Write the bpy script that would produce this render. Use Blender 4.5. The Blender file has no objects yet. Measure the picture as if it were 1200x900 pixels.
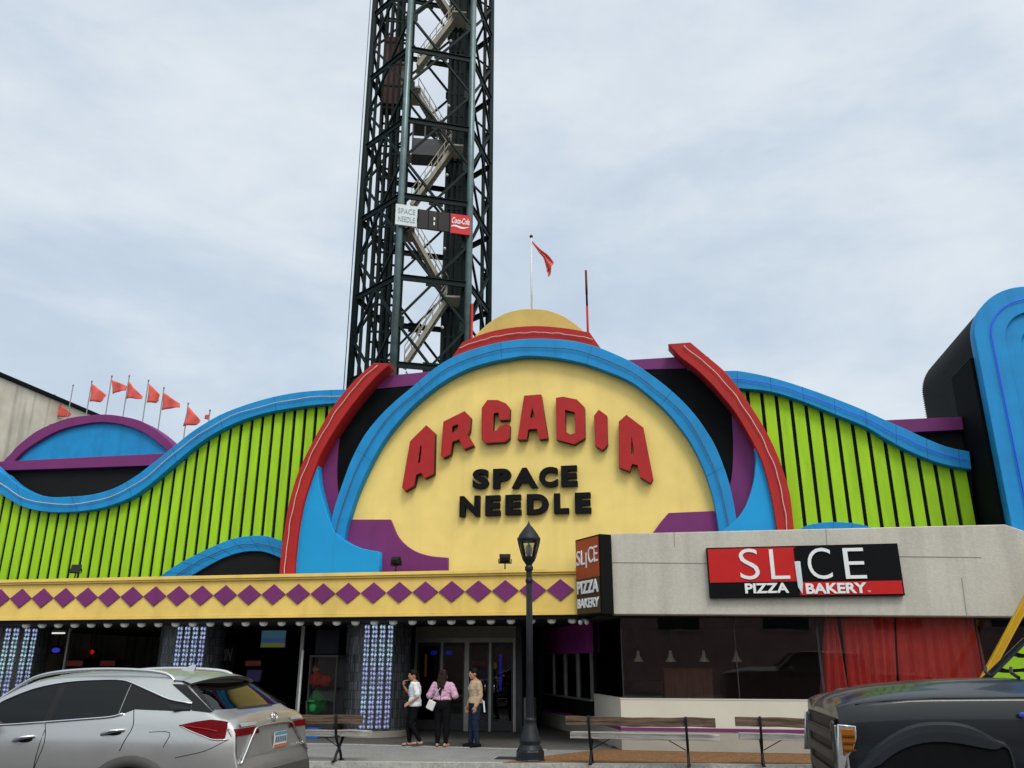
import bpy, math, random
from mathutils import Vector, Matrix
random.seed(7)
SC = bpy.context.scene
COL = SC.collection
PI = math.pi
# ------------------------------------------------------------------ camera
FPX, PITCH, YAW, EYE = 962.0, math.radians(18.67), math.radians(11.0), 1.8
cam = bpy.data.objects.new('camera', bpy.data.cameras.new('camera'))
COL.objects.link(cam); SC.camera = cam
cam.location = (0, 0, EYE); cam.rotation_euler = (PI/2 + PITCH, 0, YAW)
cam.data.sensor_width = 36; cam.data.lens = FPX/1200*36; cam.data.clip_end = 3000; cam.data.clip_start = .05

def ray(x, y):
    s, c, sp, cp = math.sin(YAW), math.cos(YAW), math.sin(PITCH), math.cos(PITCH)
    a, b = x-600, y-450
    return (-s*cp*FPX + a*c - s*sp*b, c*cp*FPX + a*s + c*sp*b, sp*FPX - cp*b)
def PY(x, y, Y):
    d = ray(x, y); t = Y/d[1]; return (d[0]*t, EYE + d[2]*t)
def PX(x, y, X):
    d = ray(x, y); t = X/d[0]; return (d[1]*t, EYE + d[2]*t)
def PZ(x, y, z=0):
    d = ray(x, y); t = (z-EYE)/d[2]; return (d[0]*t, d[1]*t)

# ------------------------------------------------------------------ materials
MATS = {}
def lin(c):
    if isinstance(c, str):
        c = [int(c[i:i+2], 16)/255 for i in (0, 2, 4)]
        c = [v/12.92 if v <= .04045 else ((v+.055)/1.055)**2.4 for v in c]
    return (c[0], c[1], c[2], 1)
def M(name, col, rough=.6, metal=0, var=.15, scale=2.5, bump=.0, bscale=60, streak=0.0, coat=0, spec=.22, speck=0, speckv=.2, grain=None):
    if name in MATS: return MATS[name]
    m = bpy.data.materials.new(name); m.use_nodes = True; MATS[name] = m
    nt = m.node_tree; N = nt.nodes; L = nt.links; b = N['Principled BSDF']
    c = lin(col)
    geo = N.new('ShaderNodeNewGeometry')
    n1 = N.new('ShaderNodeTexNoise'); n1.inputs['Scale'].default_value = scale; n1.inputs['Detail'].default_value = 7; n1.inputs['Roughness'].default_value = .65
    if grain:
        mp = N.new('ShaderNodeMapping'); mp.inputs['Scale'].default_value = grain
        L.new(geo.outputs['Position'], mp.inputs['Vector']); L.new(mp.outputs[0], n1.inputs['Vector'])
    else:
        L.new(geo.outputs['Position'], n1.inputs['Vector'])
    r = N.new('ShaderNodeMapRange'); r.inputs[1].default_value = .3; r.inputs[2].default_value = .7
    r.inputs[3].default_value = 1-var; r.inputs[4].default_value = 1+var*.6
    L.new(n1.outputs['Fac'], r.inputs[0])
    fac = r.outputs[0]
    if streak:
        mp2 = N.new('ShaderNodeMapping'); mp2.inputs['Scale'].default_value = (2.9, 2.9, .2)
        n2 = N.new('ShaderNodeTexNoise'); n2.inputs['Scale'].default_value = 1.0; n2.inputs['Detail'].default_value = 6
        L.new(geo.outputs['Position'], mp2.inputs['Vector']); L.new(mp2.outputs[0], n2.inputs['Vector'])
        r2 = N.new('ShaderNodeMapRange'); r2.inputs[1].default_value = .5; r2.inputs[2].default_value = .75
        r2.inputs[3].default_value = 1; r2.inputs[4].default_value = 1-streak
        L.new(n2.outputs['Fac'], r2.inputs[0])
        mu = N.new('ShaderNodeMath'); mu.operation = 'MULTIPLY'; L.new(fac, mu.inputs[0]); L.new(r2.outputs[0], mu.inputs[1]); fac = mu.outputs[0]
    if speck:
        v = N.new('ShaderNodeTexNoise'); v.inputs['Scale'].default_value = speck; v.inputs['Detail'].default_value = 3
        L.new(geo.outputs['Position'], v.inputs['Vector'])
        r3 = N.new('ShaderNodeMapRange'); r3.inputs[1].default_value = .35; r3.inputs[2].default_value = .65; r3.inputs[3].default_value = 1-speckv; r3.inputs[4].default_value = 1+speckv*.8
        L.new(v.outputs['Fac'], r3.inputs[0])
        mu = N.new('ShaderNodeMath'); mu.operation = 'MULTIPLY'; L.new(fac, mu.inputs[0]); L.new(r3.outputs[0], mu.inputs[1]); fac = mu.outputs[0]
    vm = N.new('ShaderNodeVectorMath'); vm.operation = 'SCALE'; vm.inputs[0].default_value = c[:3]; L.new(fac, vm.inputs['Scale'])
    L.new(vm.outputs[0], b.inputs['Base Color'])
    rr = N.new('ShaderNodeMapRange'); rr.inputs[3].default_value = max(0, rough-.08); rr.inputs[4].default_value = min(1, rough+.08); L.new(n1.outputs['Fac'], rr.inputs[0]); L.new(rr.outputs[0], b.inputs['Roughness'])
    b.inputs['Metallic'].default_value = metal
    b.inputs['Specular IOR Level'].default_value = spec
    if coat: b.inputs['Coat Weight'].default_value = coat; b.inputs['Coat Roughness'].default_value = .03
    if bump:
        nb = N.new('ShaderNodeTexNoise'); nb.inputs['Scale'].default_value = bscale; nb.inputs['Detail'].default_value = 4
        if grain: L.new(mp.outputs[0], nb.inputs['Vector'])
        else: L.new(geo.outputs['Position'], nb.inputs['Vector'])
        bp = N.new('ShaderNodeBump'); bp.inputs['Strength'].default_value = bump; bp.inputs['Distance'].default_value = .02
        L.new(nb.outputs['Fac'], bp.inputs['Height']); L.new(bp.outputs[0], b.inputs['Normal'])
    return m
def EM(name, col, s=1.0):
    if name in MATS: return MATS[name]
    m = bpy.data.materials.new(name); m.use_nodes = True; MATS[name] = m
    b = m.node_tree.nodes['Principled BSDF']; b.inputs['Base Color'].default_value = lin(col)
    b.inputs['Emission Color'].default_value = lin(col); b.inputs['Emission Strength'].default_value = s
    return m
def GLASS(name, tint, refl=1.0, ior=1.5):
    if name in MATS: return MATS[name]
    m = bpy.data.materials.new(name); m.use_nodes = True; MATS[name] = m
    nt = m.node_tree; N = nt.nodes; L = nt.links
    for n in list(N): N.remove(n)
    o = N.new('ShaderNodeOutputMaterial'); mx = N.new('ShaderNodeMixShader'); t = N.new('ShaderNodeBsdfTransparent'); g = N.new('ShaderNodeBsdfGlossy')
    t.inputs[0].default_value = lin(tint); g.inputs['Roughness'].default_value = .0; g.inputs[0].default_value = (refl, refl, refl, 1)
    fr = N.new('ShaderNodeFresnel'); fr.inputs[0].default_value = ior
    nz = N.new('ShaderNodeTexNoise'); nz.inputs['Scale'].default_value = .9; ge = N.new('ShaderNodeNewGeometry'); L.new(ge.outputs['Position'], nz.inputs['Vector'])
    bp = N.new('ShaderNodeBump'); bp.inputs['Strength'].default_value = .05; bp.inputs['Distance'].default_value = .05; L.new(nz.outputs['Fac'], bp.inputs['Height'])
    L.new(bp.outputs[0], g.inputs['Normal'])
    L.new(fr.outputs[0], mx.inputs[0]); L.new(t.outputs[0], mx.inputs[1]); L.new(g.outputs[0], mx.inputs[2]); L.new(mx.outputs[0], o.inputs[0])
    return m

YEL = M('yellow_stucco', (.86, .65, .215), .75, var=.06, scale=.7, bump=.12, bscale=40, streak=.06, speck=1.9, speckv=.04)
YEL2 = M('yellow_band', (.80, .56, .15), .7, var=.12, scale=1.2, bump=.08, bscale=45, streak=.12)
DOMEY = M('dome_yellow', (.56, .42, .13), .75, var=.1, scale=2, bump=.1, streak=.08)
BLU = M('blue_paint', (.012, .245, .56), .55, var=.16, scale=1.6, bump=.05, streak=.16)
BLU2 = M('blue_flat', (.012, .30, .64), .6, var=.05, scale=1.2, bump=.05)
RED = M('red_paint', (.40, .020, .018), .55, var=.14, scale=1.8, bump=.05, streak=.12)
LETRED = M('letter_red', (.39, .018, .019), .5, var=.12, scale=3)
PUR = M('purple_paint', (.175, .030, .142), .6, var=.10, scale=1.5, bump=.05, streak=.10)
BLK = M('black_panel', (.006, .007, .008), .75, var=.35, scale=1.5, bump=.08, spec=.05)
BLKT = M('black_trim', (.007, .007, .008), .6, var=.2, spec=.08)
GRN = M('green_paint', (.33, .60, .015), .6, var=.20, scale=1.3, bump=.06, bscale=8, streak=.12, grain=(2.6, 1, .35))
CON = M('concrete_fascia', (.52, .49, .43), .88, var=.07, scale=1.1, bump=.25, bscale=28, streak=.17, speck=14, speckv=.05)
OLDC = M('old_concrete', (.62, .59, .50), .9, var=.12, scale=.8, bump=.2, bscale=12, streak=.5, speck=1.4, speckv=.12)
CREAM = M('cream_wall', (.62, .585, .50), .7, var=.06, scale=1.5, bump=.06)
BEIGE = M('beige_base', (.36, .335, .29), .75, var=.1, scale=2, bump=.1)
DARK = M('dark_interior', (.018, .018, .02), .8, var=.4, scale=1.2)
DARKW = M('dark_brown_wall', (.06, .045, .04), .7, var=.3, scale=1.2)
ALU = M('aluminium_frame', (.36, .36, .35), .45, metal=.6, var=.15)
DALU = M('dark_aluminium', (.055, .055, .058), .45, metal=.5, var=.2)
CHROME = M('chrome', (.75, .75, .76), .12, metal=1, var=.05)
STEEL = M('tower_green_steel', (.005, .014, .014), .55, var=.35, scale=1.2, streak=.3, spec=.12)
GALV = M('tower_leg_steel', (.12, .17, .175), .35, metal=.55, var=.3, scale=1.5, streak=.35)
STAIR = M('stair_cream', (.40, .375, .31), .7, var=.2, scale=1.5, streak=.3)
WOOD = M('weathered_wood', (.42, .395, .365), .85, var=.55, scale=3.0, bump=.5, bscale=9, grain=(.5, 8, 8))
IRON = M('cast_iron', (.012, .012, .013), .55, var=.3)
LAMPM = M('lamp_iron', (.022, .025, .030), .42, metal=.3, var=.25, scale=5)
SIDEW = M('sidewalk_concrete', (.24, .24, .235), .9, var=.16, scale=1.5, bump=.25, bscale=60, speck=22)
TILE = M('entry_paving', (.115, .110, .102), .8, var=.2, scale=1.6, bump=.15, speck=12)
KERB = M('kerb_concrete', (.40, .39, .365), .85, var=.15, scale=2, bump=.2, speck=18)
ASPH = M('asphalt', (.050, .050, .052), .9, var=.2, scale=1.2, bump=.4, bscale=90, speck=40)
MULCH = M('brown_pebble', (.23, .118, .052), .95, var=.25, scale=4, bump=.9, bscale=55, speck=26, speckv=.45)
WHITE = M('white_paint', (.72, .72, .70), .5, var=.06)
SIGNW = M('sign_white', (.74, .75, .76), .4, var=.04)
SIGNR = M('sign_red', (.50, .012, .012), .35, var=.05)
SIGNB = M('sign_black', (.005, .005, .006), .5, var=.1, spec=.08)
FLAGR = M('pennant_red', (.68, .12, .10), .8, var=.25, scale=5)
def pennant_light():
    b = FLAGR.node_tree.nodes['Principled BSDF']
pennant_light()
BULB = M('bulb_white', (.80, .79, .74), .25, var=.04)
TYRE = M('tyre_rubber', (.015, .015, .016), .8, var=.2)
SGLASS = GLASS('storefront_glass', (.95, .93, .93), 1.0, 1.68)
DGLASS = GLASS('door_glass', (.45, .45, .47), .9, 1.5)
CGLASS = GLASS('car_glass', (.025, .028, .03), .75, 1.45)
RGLASS = GLASS('rear_glass', (.04, .04, .045), .75, 1.42)
LGLASS = GLASS('clear_glass', (.75, .77, .78), 1.0, 1.45)

# ------------------------------------------------------------------ object helpers
def tag(o, label=None, cat=None, group=None, kind=None):
    if label: o['label'] = label
    if cat: o['category'] = cat
    if group: o['group'] = group
    if kind: o['kind'] = kind
    return o
def thing(name, label, cat, loc=(0, 0, 0), rz=0, group=None):
    o = bpy.data.objects.new(name, None); COL.objects.link(o); o.location = loc; o.rotation_euler = (0, 0, rz); o.empty_display_size = .2
    return tag(o, label, cat, group)
def uvset(me, fn):
    uvl = me.uv_layers.new(name='UVMap')
    for p in me.polygons:
        for li in p.loop_indices: uvl.data[li].uv = fn(me.loops[li].vertex_index)
def link(name, me, mat, parent=None, world=True, label=None):
    o = bpy.data.objects.new(name, me); COL.objects.link(o)
    if mat is not None:
        me.materials.clear()
        for m in (mat if isinstance(mat, (list, tuple)) else [mat]): me.materials.append(m)
    if parent is not None:
        o.parent = parent
        if world and parent.type == 'EMPTY':
            o.matrix_parent_inverse = (Matrix.Translation(parent.location) @ Matrix.Rotation(parent.rotation_euler.z, 4, 'Z')).inverted()
    if label: o['label'] = label
    return o
def copy_tree(o, parent=None):
    c = o.copy(); COL.objects.link(c)
    if parent: c.parent = parent; c.matrix_parent_inverse = o.matrix_parent_inverse.copy()
    for ch in o.children: copy_tree(ch, c)
    return c

class MB:
    def __init__(s): s.v = []; s.f = []; s.mi = []; s.sm = []; s.cur = 0; s.smooth = False
    def add(s, vs, fs, smooth=None):
        b = len(s.v); s.v += [tuple(v) for v in vs]
        for f in fs: s.f.append([i+b for i in f]); s.mi.append(s.cur); s.sm.append(s.smooth if smooth is None else smooth)
        return s
    def box(s, x0, x1, y0, y1, z0, z1):
        vs = [(x, y, z) for z in (z0, z1) for y in (y0, y1) for x in (x0, x1)]
        return s.add(vs, [(0, 2, 3, 1), (4, 5, 7, 6), (0, 1, 5, 4), (2, 6, 7, 3), (0, 4, 6, 2), (1, 3, 7, 5)], False)
    def quad(s, a, b, c, d): return s.add([a, b, c, d], [(0, 1, 2, 3)], False)
    def bar(s, a, b, w, h=None, up=(0, 0, 1)):
        a, b = Vector(a), Vector(b); h = h or w; d = (b-a).normalized(); u = Vector(up)
        if abs(d.dot(u)) > .98: u = Vector((0, 1, 0))
        x = d.cross(u).normalized(); y = x.cross(d).normalized()
        vs = []
        for q in (a, b):
            for (i, j) in ((-1, -1), (1, -1), (1, 1), (-1, 1)): vs.append(q + x*i*w/2 + y*j*h/2)
        return s.add(vs, [(3, 2, 1, 0), (4, 5, 6, 7), (0, 1, 5, 4), (1, 2, 6, 5), (2, 3, 7, 6), (3, 0, 4, 7)], False)
    def tube(s, pts, r, n=8, cap=True):
        pts = [Vector(q) for q in pts]; rs = r if isinstance(r, (list, tuple)) else [r]*len(pts)
        vs, fs = [], []; px = None
        for i, q in enumerate(pts):
            d = (pts[min(i+1, len(pts)-1)] - pts[max(i-1, 0)]).normalized()
            if px is None:
                u = Vector((0, 0, 1)) if abs(d.z) < .9 else Vector((1, 0, 0)); px = d.cross(u).normalized()
            px = (px - d*px.dot(d)).normalized(); py = d.cross(px)
            for k in range(n):
                a = 2*PI*k/n; vs.append(q + px*math.cos(a)*rs[i] + py*math.sin(a)*rs[i])
        for i in range(len(pts)-1):
            for k in range(n): fs.append((i*n+k, i*n+(k+1) % n, (i+1)*n+(k+1) % n, (i+1)*n+k))
        s.add(vs, fs, True)
        if cap:
            b = len(s.v)-len(vs); s.f.append([b+k for k in range(n)][::-1]); s.f.append([b+len(vs)-n+k for k in range(n)]); s.mi += [s.cur]*2; s.sm += [False]*2
        return s
    def lathe(s, prof, c=(0, 0, 0), n=24, smooth=True, a0=0, a1=2*PI):
        vs, fs = [], []; full = abs(a1-a0-2*PI) < 1e-6; m = n if full else n+1
        for (r, z) in prof:
            for k in range(m):
                a = a0+(a1-a0)*k/n; vs.append((c[0]+r*math.cos(a), c[1]+r*math.sin(a), c[2]+z))
        for i in range(len(prof)-1):
            for k in range(n):
                k2 = (k+1) % m if full else k+1
                fs.append((i*m+k, i*m+k2, (i+1)*m+k2, (i+1)*m+k))
        return s.add(vs, fs, smooth)
    def ell(s, c, r, nu=14, nv=9):
        vs, fs = [], []
        for i in range(nv+1):
            t = PI*i/nv
            for k in range(nu):
                a = 2*PI*k/nu; vs.append((c[0]+r[0]*math.sin(t)*math.cos(a), c[1]+r[1]*math.sin(t)*math.sin(a), c[2]+r[2]*math.cos(t)))
        for i in range(nv):
            for k in range(nu): fs.append((i*nu+k, (i+1)*nu+k, (i+1)*nu+(k+1) % nu, i*nu+(k+1) % nu))
        return s.add(vs, fs, True)
    def grid(s, rows, smooth=True, close=False):
        n = len(rows[0]); vs = [q for r in rows for q in r]; fs = []
        for i in range(len(rows)-1):
            for k in range(n if close else n-1): fs.append((i*n+k, i*n+(k+1) % n, (i+1)*n+(k+1) % n, (i+1)*n+k))
        return s.add(vs, fs, smooth)
    def mesh(s, name):
        me = bpy.data.meshes.new(name); me.from_pydata(s.v, [], s.f)
        me.polygons.foreach_set('material_index', s.mi); me.polygons.foreach_set('use_smooth', s.sm); me.update(); return me
    def build(s, name, mat, parent=None, world=True, label=None, solid=0, bevel=0):
        o = link(name, s.mesh(name), mat, parent, world, label)
        if solid: md = o.modifiers.new('solid', 'SOLIDIFY'); md.thickness = solid; md.offset = 0
        if bevel: md = o.modifiers.new('bevel', 'BEVEL'); md.width = bevel; md.segments = 2; md.limit_method = 'ANGLE'
        return o

def to_mesh(o):
    dg = bpy.context.evaluated_depsgraph_get(); dg.update()
    me = bpy.data.meshes.new_from_object(o.evaluated_get(dg)); d = o.data
    bpy.data.objects.remove(o); return me
def curve_mesh(loops, th, bevel=0.0):
    """2-D outlines (first outer, rest holes) filled and given thickness, in local x-y, centred on z = 0"""
    cu = bpy.data.curves.new('c', 'CURVE'); cu.dimensions = '2D'; cu.fill_mode = 'BOTH'; cu.extrude = max(th/2-bevel, 0)
    if bevel: cu.bevel_depth = bevel; cu.bevel_resolution = 1; cu.offset = -bevel
    for lp in loops:
        sp = cu.splines.new('POLY'); sp.points.add(len(lp)-1); sp.use_cyclic_u = True
        for i, q in enumerate(lp): sp.points[i].co = (q[0], q[1], 0, 1)
    o = bpy.data.objects.new('c', cu); COL.objects.link(o); me = to_mesh(o); bpy.data.curves.remove(cu); return me
def front(me, Y, th):
    """stand a local x-y mesh up so that its front face lies in the plane Y and it goes back by th"""
    me.transform(Matrix(((1, 0, 0, 0), (0, 0, -1, Y+th/2), (0, 1, 0, 0), (0, 0, 0, 1)))); return me
def prism(name, px, Y, th, mat, parent, holes=(), bevel=.012, label=None):
    me = front(curve_mesh([[PY(x, y, Y) for x, y in lp] for lp in [px]+list(holes)], th, bevel), Y, th)
    return link(name, me, mat, parent, True, label)
def cr(pts, n=6, closed=False):
    out = []; P = [Vector(q) for q in pts]; m = len(P)
    for i in range(m-1 if not closed else m):
        a = P[(i-1) % m] if (closed or i > 0) else P[0]*2-P[1]; b = P[i]; c = P[(i+1) % m]; d = P[(i+2) % m] if (closed or i < m-2) else c*2-b
        for k in range(n):
            t = k/n; out.append(tuple(.5*((2*b)+(c-a)*t+(2*a-5*b+4*c-d)*t*t+(3*b-a-3*c+d)*t**3)))
    if not closed: out.append(tuple(P[-1]))
    return out
def resample(pts, n):
    P = [Vector(q) for q in pts]; d = [0]
    for i in range(1, len(P)): d.append(d[-1]+(P[i]-P[i-1]).length)
    out = []; j = 0
    for k in range(n):
        t = d[-1]*k/(n-1)
        while j < len(P)-2 and d[j+1] < t: j += 1
        s = (t-d[j])/max(d[j+1]-d[j], 1e-9); out.append(tuple(P[j].lerp(P[j+1], s)))
    return out
def band(name, up, lo, Y, th, mat, parent, neon=None, neon_fac=.5, label=None, wob=.0):
    u = cr(up, 5); l = cr(lo, 5)
    o = prism(name, u+l[::-1], Y, th, mat, parent, label=label)
    if neon:
        n = 60; a = resample(u, n); b = resample(l, n); pts = []
        for i in range(1, n-1):
            w = neon_fac + wob*math.sin(i*.9)*math.sin(i*.23+1)
            x, z = PY(a[i][0]+(b[i][0]-a[i][0])*w, a[i][1]+(b[i][1]-a[i][1])*w, Y); pts.append((x, Y-.05, z))
        MB().tube(pts, .011, 6).build('neon_tube', neon, o)
    if name == 'crown_band' or mat is RED: return o
    n = 72; a = resample(u, n); b = resample(l, n); sm = MB(); k = 5
    while k < n-3:
        p, q = PY(*a[k][:2], Y), PY(*b[k][:2], Y); sm.bar((p[0], Y-.001, p[1]), (q[0], Y-.001, q[1]), .006, .006, up=(0, 1, 0)); k += 9
    sm.build('panel_seam', M('seam_dark_blue', (.025, .07, .14), .8), o)  # dark blue strips along the joints between the band panels
    return o
FONT = {}
def text_mesh(s, th, bold=0.0, shear=0, space=1.0):
    cu = bpy.data.curves.new('t', 'FONT'); cu.body = s; cu.extrude = th/2; cu.offset = bold; cu.shear = shear; cu.space_character = space; cu.resolution_u = 5
    o = bpy.data.objects.new('t', cu); COL.objects.link(o); me = to_mesh(o); bpy.data.curves.remove(cu)
    xs = [v.co.x for v in me.vertices]; ys = [v.co.y for v in me.vertices]
    x0, x1, y0, y1 = min(xs), max(xs), min(ys), max(ys)
    me.transform(Matrix.Diagonal((1/(x1-x0), 1/(y1-y0), 1, 1)) @ Matrix.Translation((-x0, -y0, 0)))   # unit box, 0..1
    return me
def text_fit(name, s, x0, x1, z0, z1, Y, th, mat, parent, bold=0.0, shear=0, space=1.0, tilt=0):
    me = text_mesh(s, th, bold, shear, space); me.transform(Matrix.Diagonal((x1-x0, z1-z0, 1, 1)))
    if tilt: me.transform(Matrix.Translation(((x1-x0)/2, (z1-z0)/2, 0)) @ Matrix.Rotation(tilt, 4, 'Z') @ Matrix.Translation((-(x1-x0)/2, -(z1-z0)/2, 0)))
    me.transform(Matrix.Translation((x0, z0, 0)))
    return link(name, front(me, Y, th), mat, parent)
# ================================================================== SKY AND SUN
SUN_EL, SUN_AZ = math.radians(52), math.radians(152)          # behind the camera, a little right, veiled by cloud
sd = Vector((math.sin(SUN_AZ)*math.cos(SUN_EL), math.cos(SUN_AZ)*math.cos(SUN_EL), math.sin(SUN_EL)))
w = bpy.data.worlds.new('World'); SC.world = w; w.use_nodes = True
nt = w.node_tree; N = nt.nodes; L = nt.links
for n in list(N): N.remove(n)
out = N.new('ShaderNodeOutputWorld'); bg = N.new('ShaderNodeBackground'); bg.inputs[1].default_value = .1; L.new(bg.outputs[0], out.inputs[0])
sky = N.new('ShaderNodeTexSky'); sky.sky_type = 'NISHITA'; sky.sun_disc = False; sky.sun_elevation = SUN_EL; sky.sun_rotation = SUN_AZ
sky.air_density = 1.4; sky.dust_density = 2.0
tc = N.new('ShaderNodeTexCoord')
def noise(scale, loc, detail=7, rough=.55, sc=(1, 1, 2.2)):
    mp = N.new('ShaderNodeMapping'); mp.inputs['Scale'].default_value = sc; mp.inputs['Location'].default_value = loc; mp.inputs['Rotation'].default_value = (.2, .15, .4)
    L.new(tc.outputs['Generated'], mp.inputs['Vector'])
    n = N.new('ShaderNodeTexNoise'); n.inputs['Scale'].default_value = scale; n.inputs['Detail'].default_value = detail; n.inputs['Roughness'].default_value = rough; n.inputs['Distortion'].default_value = .25
    L.new(mp.outputs[0], n.inputs['Vector']); return n.outputs['Fac']
def rng(v, a, b, c, d):
    r = N.new('ShaderNodeMapRange'); r.interpolation_type = 'SMOOTHSTEP'
    for i, q in enumerate((a, b, c, d)): r.inputs[i+1].default_value = q
    L.new(v, r.inputs[0]); return r.outputs[0]
def mix(f, a, b):
    m = N.new('ShaderNodeMix'); m.data_type = 'RGBA'
    if isinstance(f, float): m.inputs[0].default_value = f
    else: L.new(f, m.inputs[0])
    for k, q in ((6, a), (7, b)):
        if isinstance(q, tuple): m.inputs[k].default_value = q+(1,)
        else: L.new(q, m.inputs[k])
    return m.outputs[2]
bn_ = noise(2.3, (.3, 1.7, .6), 7, .55)
dl = N.new('ShaderNodeVectorMath'); dl.operation = 'DOT_PRODUCT'; dl.inputs[1].default_value = (.20, .10, .02); L.new(tc.outputs['Generated'], dl.inputs[0])
ad = N.new('ShaderNodeMath'); L.new(bn_, ad.inputs[0]); L.new(dl.outputs['Value'], ad.inputs[1])
big = rng(ad.outputs[0], .42, .70, 0, 1)
fine = rng(noise(6.5, (2.1, .4, .9), 8, .6), .3, .7, 0, 1)
cl = mix(big, (6.1, 7.15, 8.35), (7.95, 8.65, 9.35))           # grey-blue cloud base to bright cloud
cl2 = mix(fine, (.94, .95, .97), (1.05, 1.04, 1.02))
mm = N.new('ShaderNodeVectorMath'); mm.operation = 'MULTIPLY'; L.new(cl, mm.inputs[0]); L.new(cl2, mm.inputs[1])
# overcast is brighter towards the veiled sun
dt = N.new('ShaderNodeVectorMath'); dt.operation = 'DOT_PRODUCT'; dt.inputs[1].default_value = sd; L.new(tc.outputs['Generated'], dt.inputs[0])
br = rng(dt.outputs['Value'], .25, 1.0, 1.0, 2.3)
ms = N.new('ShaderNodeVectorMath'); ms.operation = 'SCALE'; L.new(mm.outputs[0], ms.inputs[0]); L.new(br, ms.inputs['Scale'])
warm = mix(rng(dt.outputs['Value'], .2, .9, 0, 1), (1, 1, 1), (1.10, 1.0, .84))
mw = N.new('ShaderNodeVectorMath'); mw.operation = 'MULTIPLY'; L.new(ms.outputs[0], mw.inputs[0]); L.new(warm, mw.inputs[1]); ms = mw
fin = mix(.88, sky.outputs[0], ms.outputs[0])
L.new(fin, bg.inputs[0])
sun = bpy.data.lights.new('sun', 'SUN'); sun.energy = 1.35; sun.angle = math.radians(18); sun.color = (1, .965, .91)
so = bpy.data.objects.new('sun', sun); COL.objects.link(so); so.rotation_euler = (-sd).to_track_quat('-Z', 'Y').to_euler(); so.location = (0, 0, 60)
SC.view_settings.view_transform = 'Standard'; SC.view_settings.look = 'None'; SC.view_settings.exposure = 0; SC.view_settings.gamma = 1

# ================================================================== GROUND
def sheet(name, pts, z, mat, kind='structure', th=0):
    n = len(pts)
    if th:
        mb = MB(); mb.add([(x, y, z) for x, y in pts]+[(x, y, z-th) for x, y in pts], [list(range(n)), list(range(n, 2*n))[::-1]]+[(i, i+n, (i+1) % n+n, (i+1) % n) for i in range(n)], False)
    else: mb = MB().add([(x, y, z) for x, y in pts], [list(range(n))], False)
    return tag(mb.build(name, mat), kind=kind)
sheet('ground', [(-900, -900), (900, -900), (900, 900), (-900, 900)], -.25, M('ground_earth', (.16, .15, .13), .95, var=.3, scale=.3))
def kerb_y(X): return 15.95+.14*(X+6.8) if X < 3 else 17.32+.03*(X-3)
kl = [-60, -20, -6.8, 0, 3, 9, 40]
sheet('road', [(-200, 3.0), (200, 3.0)]+[(200, 20)]+[(x, kerb_y(x)-.02) for x in kl[::-1]]+[(-200, 0)], -.10, ASPH)
sheet('near_pavement', [(-60, -12.0), (60, -12.0), (60, 2.8), (-60, 2.8)], .04, SIDEW, th=.2)
sheet('kerb', [(x, kerb_y(x)-.01) for x in kl]+[(x, kerb_y(x)+.15) for x in kl[::-1]], .004, KERB, th=.2)
a, b = PZ(354, 871), PZ(640, 879); sl = (b[1]-a[1])/(b[0]-a[0])
def strip_y(X): return a[1]+sl*(X-a[0]) if X < b[0] else b[1]
sheet('pavement', [(x, kerb_y(x)+.152) for x in kl]+[(40, 19.7), (-2.5, 19.7), (b[0], b[1]-.02), (-7.5, strip_y(-7.5)-.02), (-60, 18.6)], 0, SIDEW, th=.2)
sheet('paving_edge_strip', [(-40, 18.6), (-7.5, strip_y(-7.5)-.018), b and (b[0], b[1]-.018), (b[0], b[1]+.13), (-7.5, strip_y(-7.5)+.13), (-40, 18.75)], .006, KERB, th=.2)
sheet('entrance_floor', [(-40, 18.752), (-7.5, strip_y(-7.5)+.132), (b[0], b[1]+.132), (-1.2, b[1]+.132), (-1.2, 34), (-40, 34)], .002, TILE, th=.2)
mk = [PZ(588, 894.5), PZ(612, 890), PZ(650, 885), PZ(690, 880.5), PZ(740, 877.3), PZ(800, 876.6), PZ(960, 876.6)]
mo = sheet('brown_gravel', mk+[(7.5, 19.1), (7.5, kerb_y(7.5)+.17)]+[(x, kerb_y(x)+.17) for x in (3, 0, -2)], .010, MULCH, kind='stuff')
# ================================================================== BUILDINGS
ARC = thing('arcade_building', 'bright arcade front with a yellow arch, red curved bands and lime green boarding', 'building', (-3.5, 20, 0))
NEONW = M('neon_tube_pink', (.62, .47, .43), .3, var=.1)
NEOND = M('neon_tube_dark', (.10, .08, .09), .3, var=.2)
NEONB = EM('neon_tube_blue', (.03, .04, .6), .45)
RECT = M('recess_black', (.008, .008, .009), .85, var=.3)
# --- lime boarding, left and right
GL_up = [(-60, 570), (0, 552), (20, 568), (40, 578), (60, 582), (80, 582), (100, 580), (120, 576), (140, 569), (160, 557), (180, 543), (200, 526), (220, 510), (240, 497), (260, 486), (280, 478), (300, 471), (320, 466), (340, 462), (360, 459), (380, 457.5), (404, 457)]
GLx = {}
def edge(poly, x):
    for i in range(len(poly)-1):
        if poly[i][0] <= x <= poly[i+1][0]:
            t = (x-poly[i][0])/(poly[i+1][0]-poly[i][0]); return poly[i][1]+t*(poly[i+1][1]-poly[i][1])
    return poly[0][1] if x < poly[0][0] else poly[-1][1]
def world_edge(px, Y): return sorted(PY(x, y, Y) for x, y in px)
lo_l = [(-60, 536), (-30, 555), (0, 578), (10, 585), (26, 593.6), (44, 598.4), (64, 600.4), (84, 600), (104, 598), (124, 594), (144, 587), (160, 579), (180, 564), (200, 547), (220, 530), (240, 515), (260, 503), (280, 494), (300, 487), (320, 482), (340, 478.6), (360, 475.6), (380, 473.6), (404, 472)]
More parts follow.
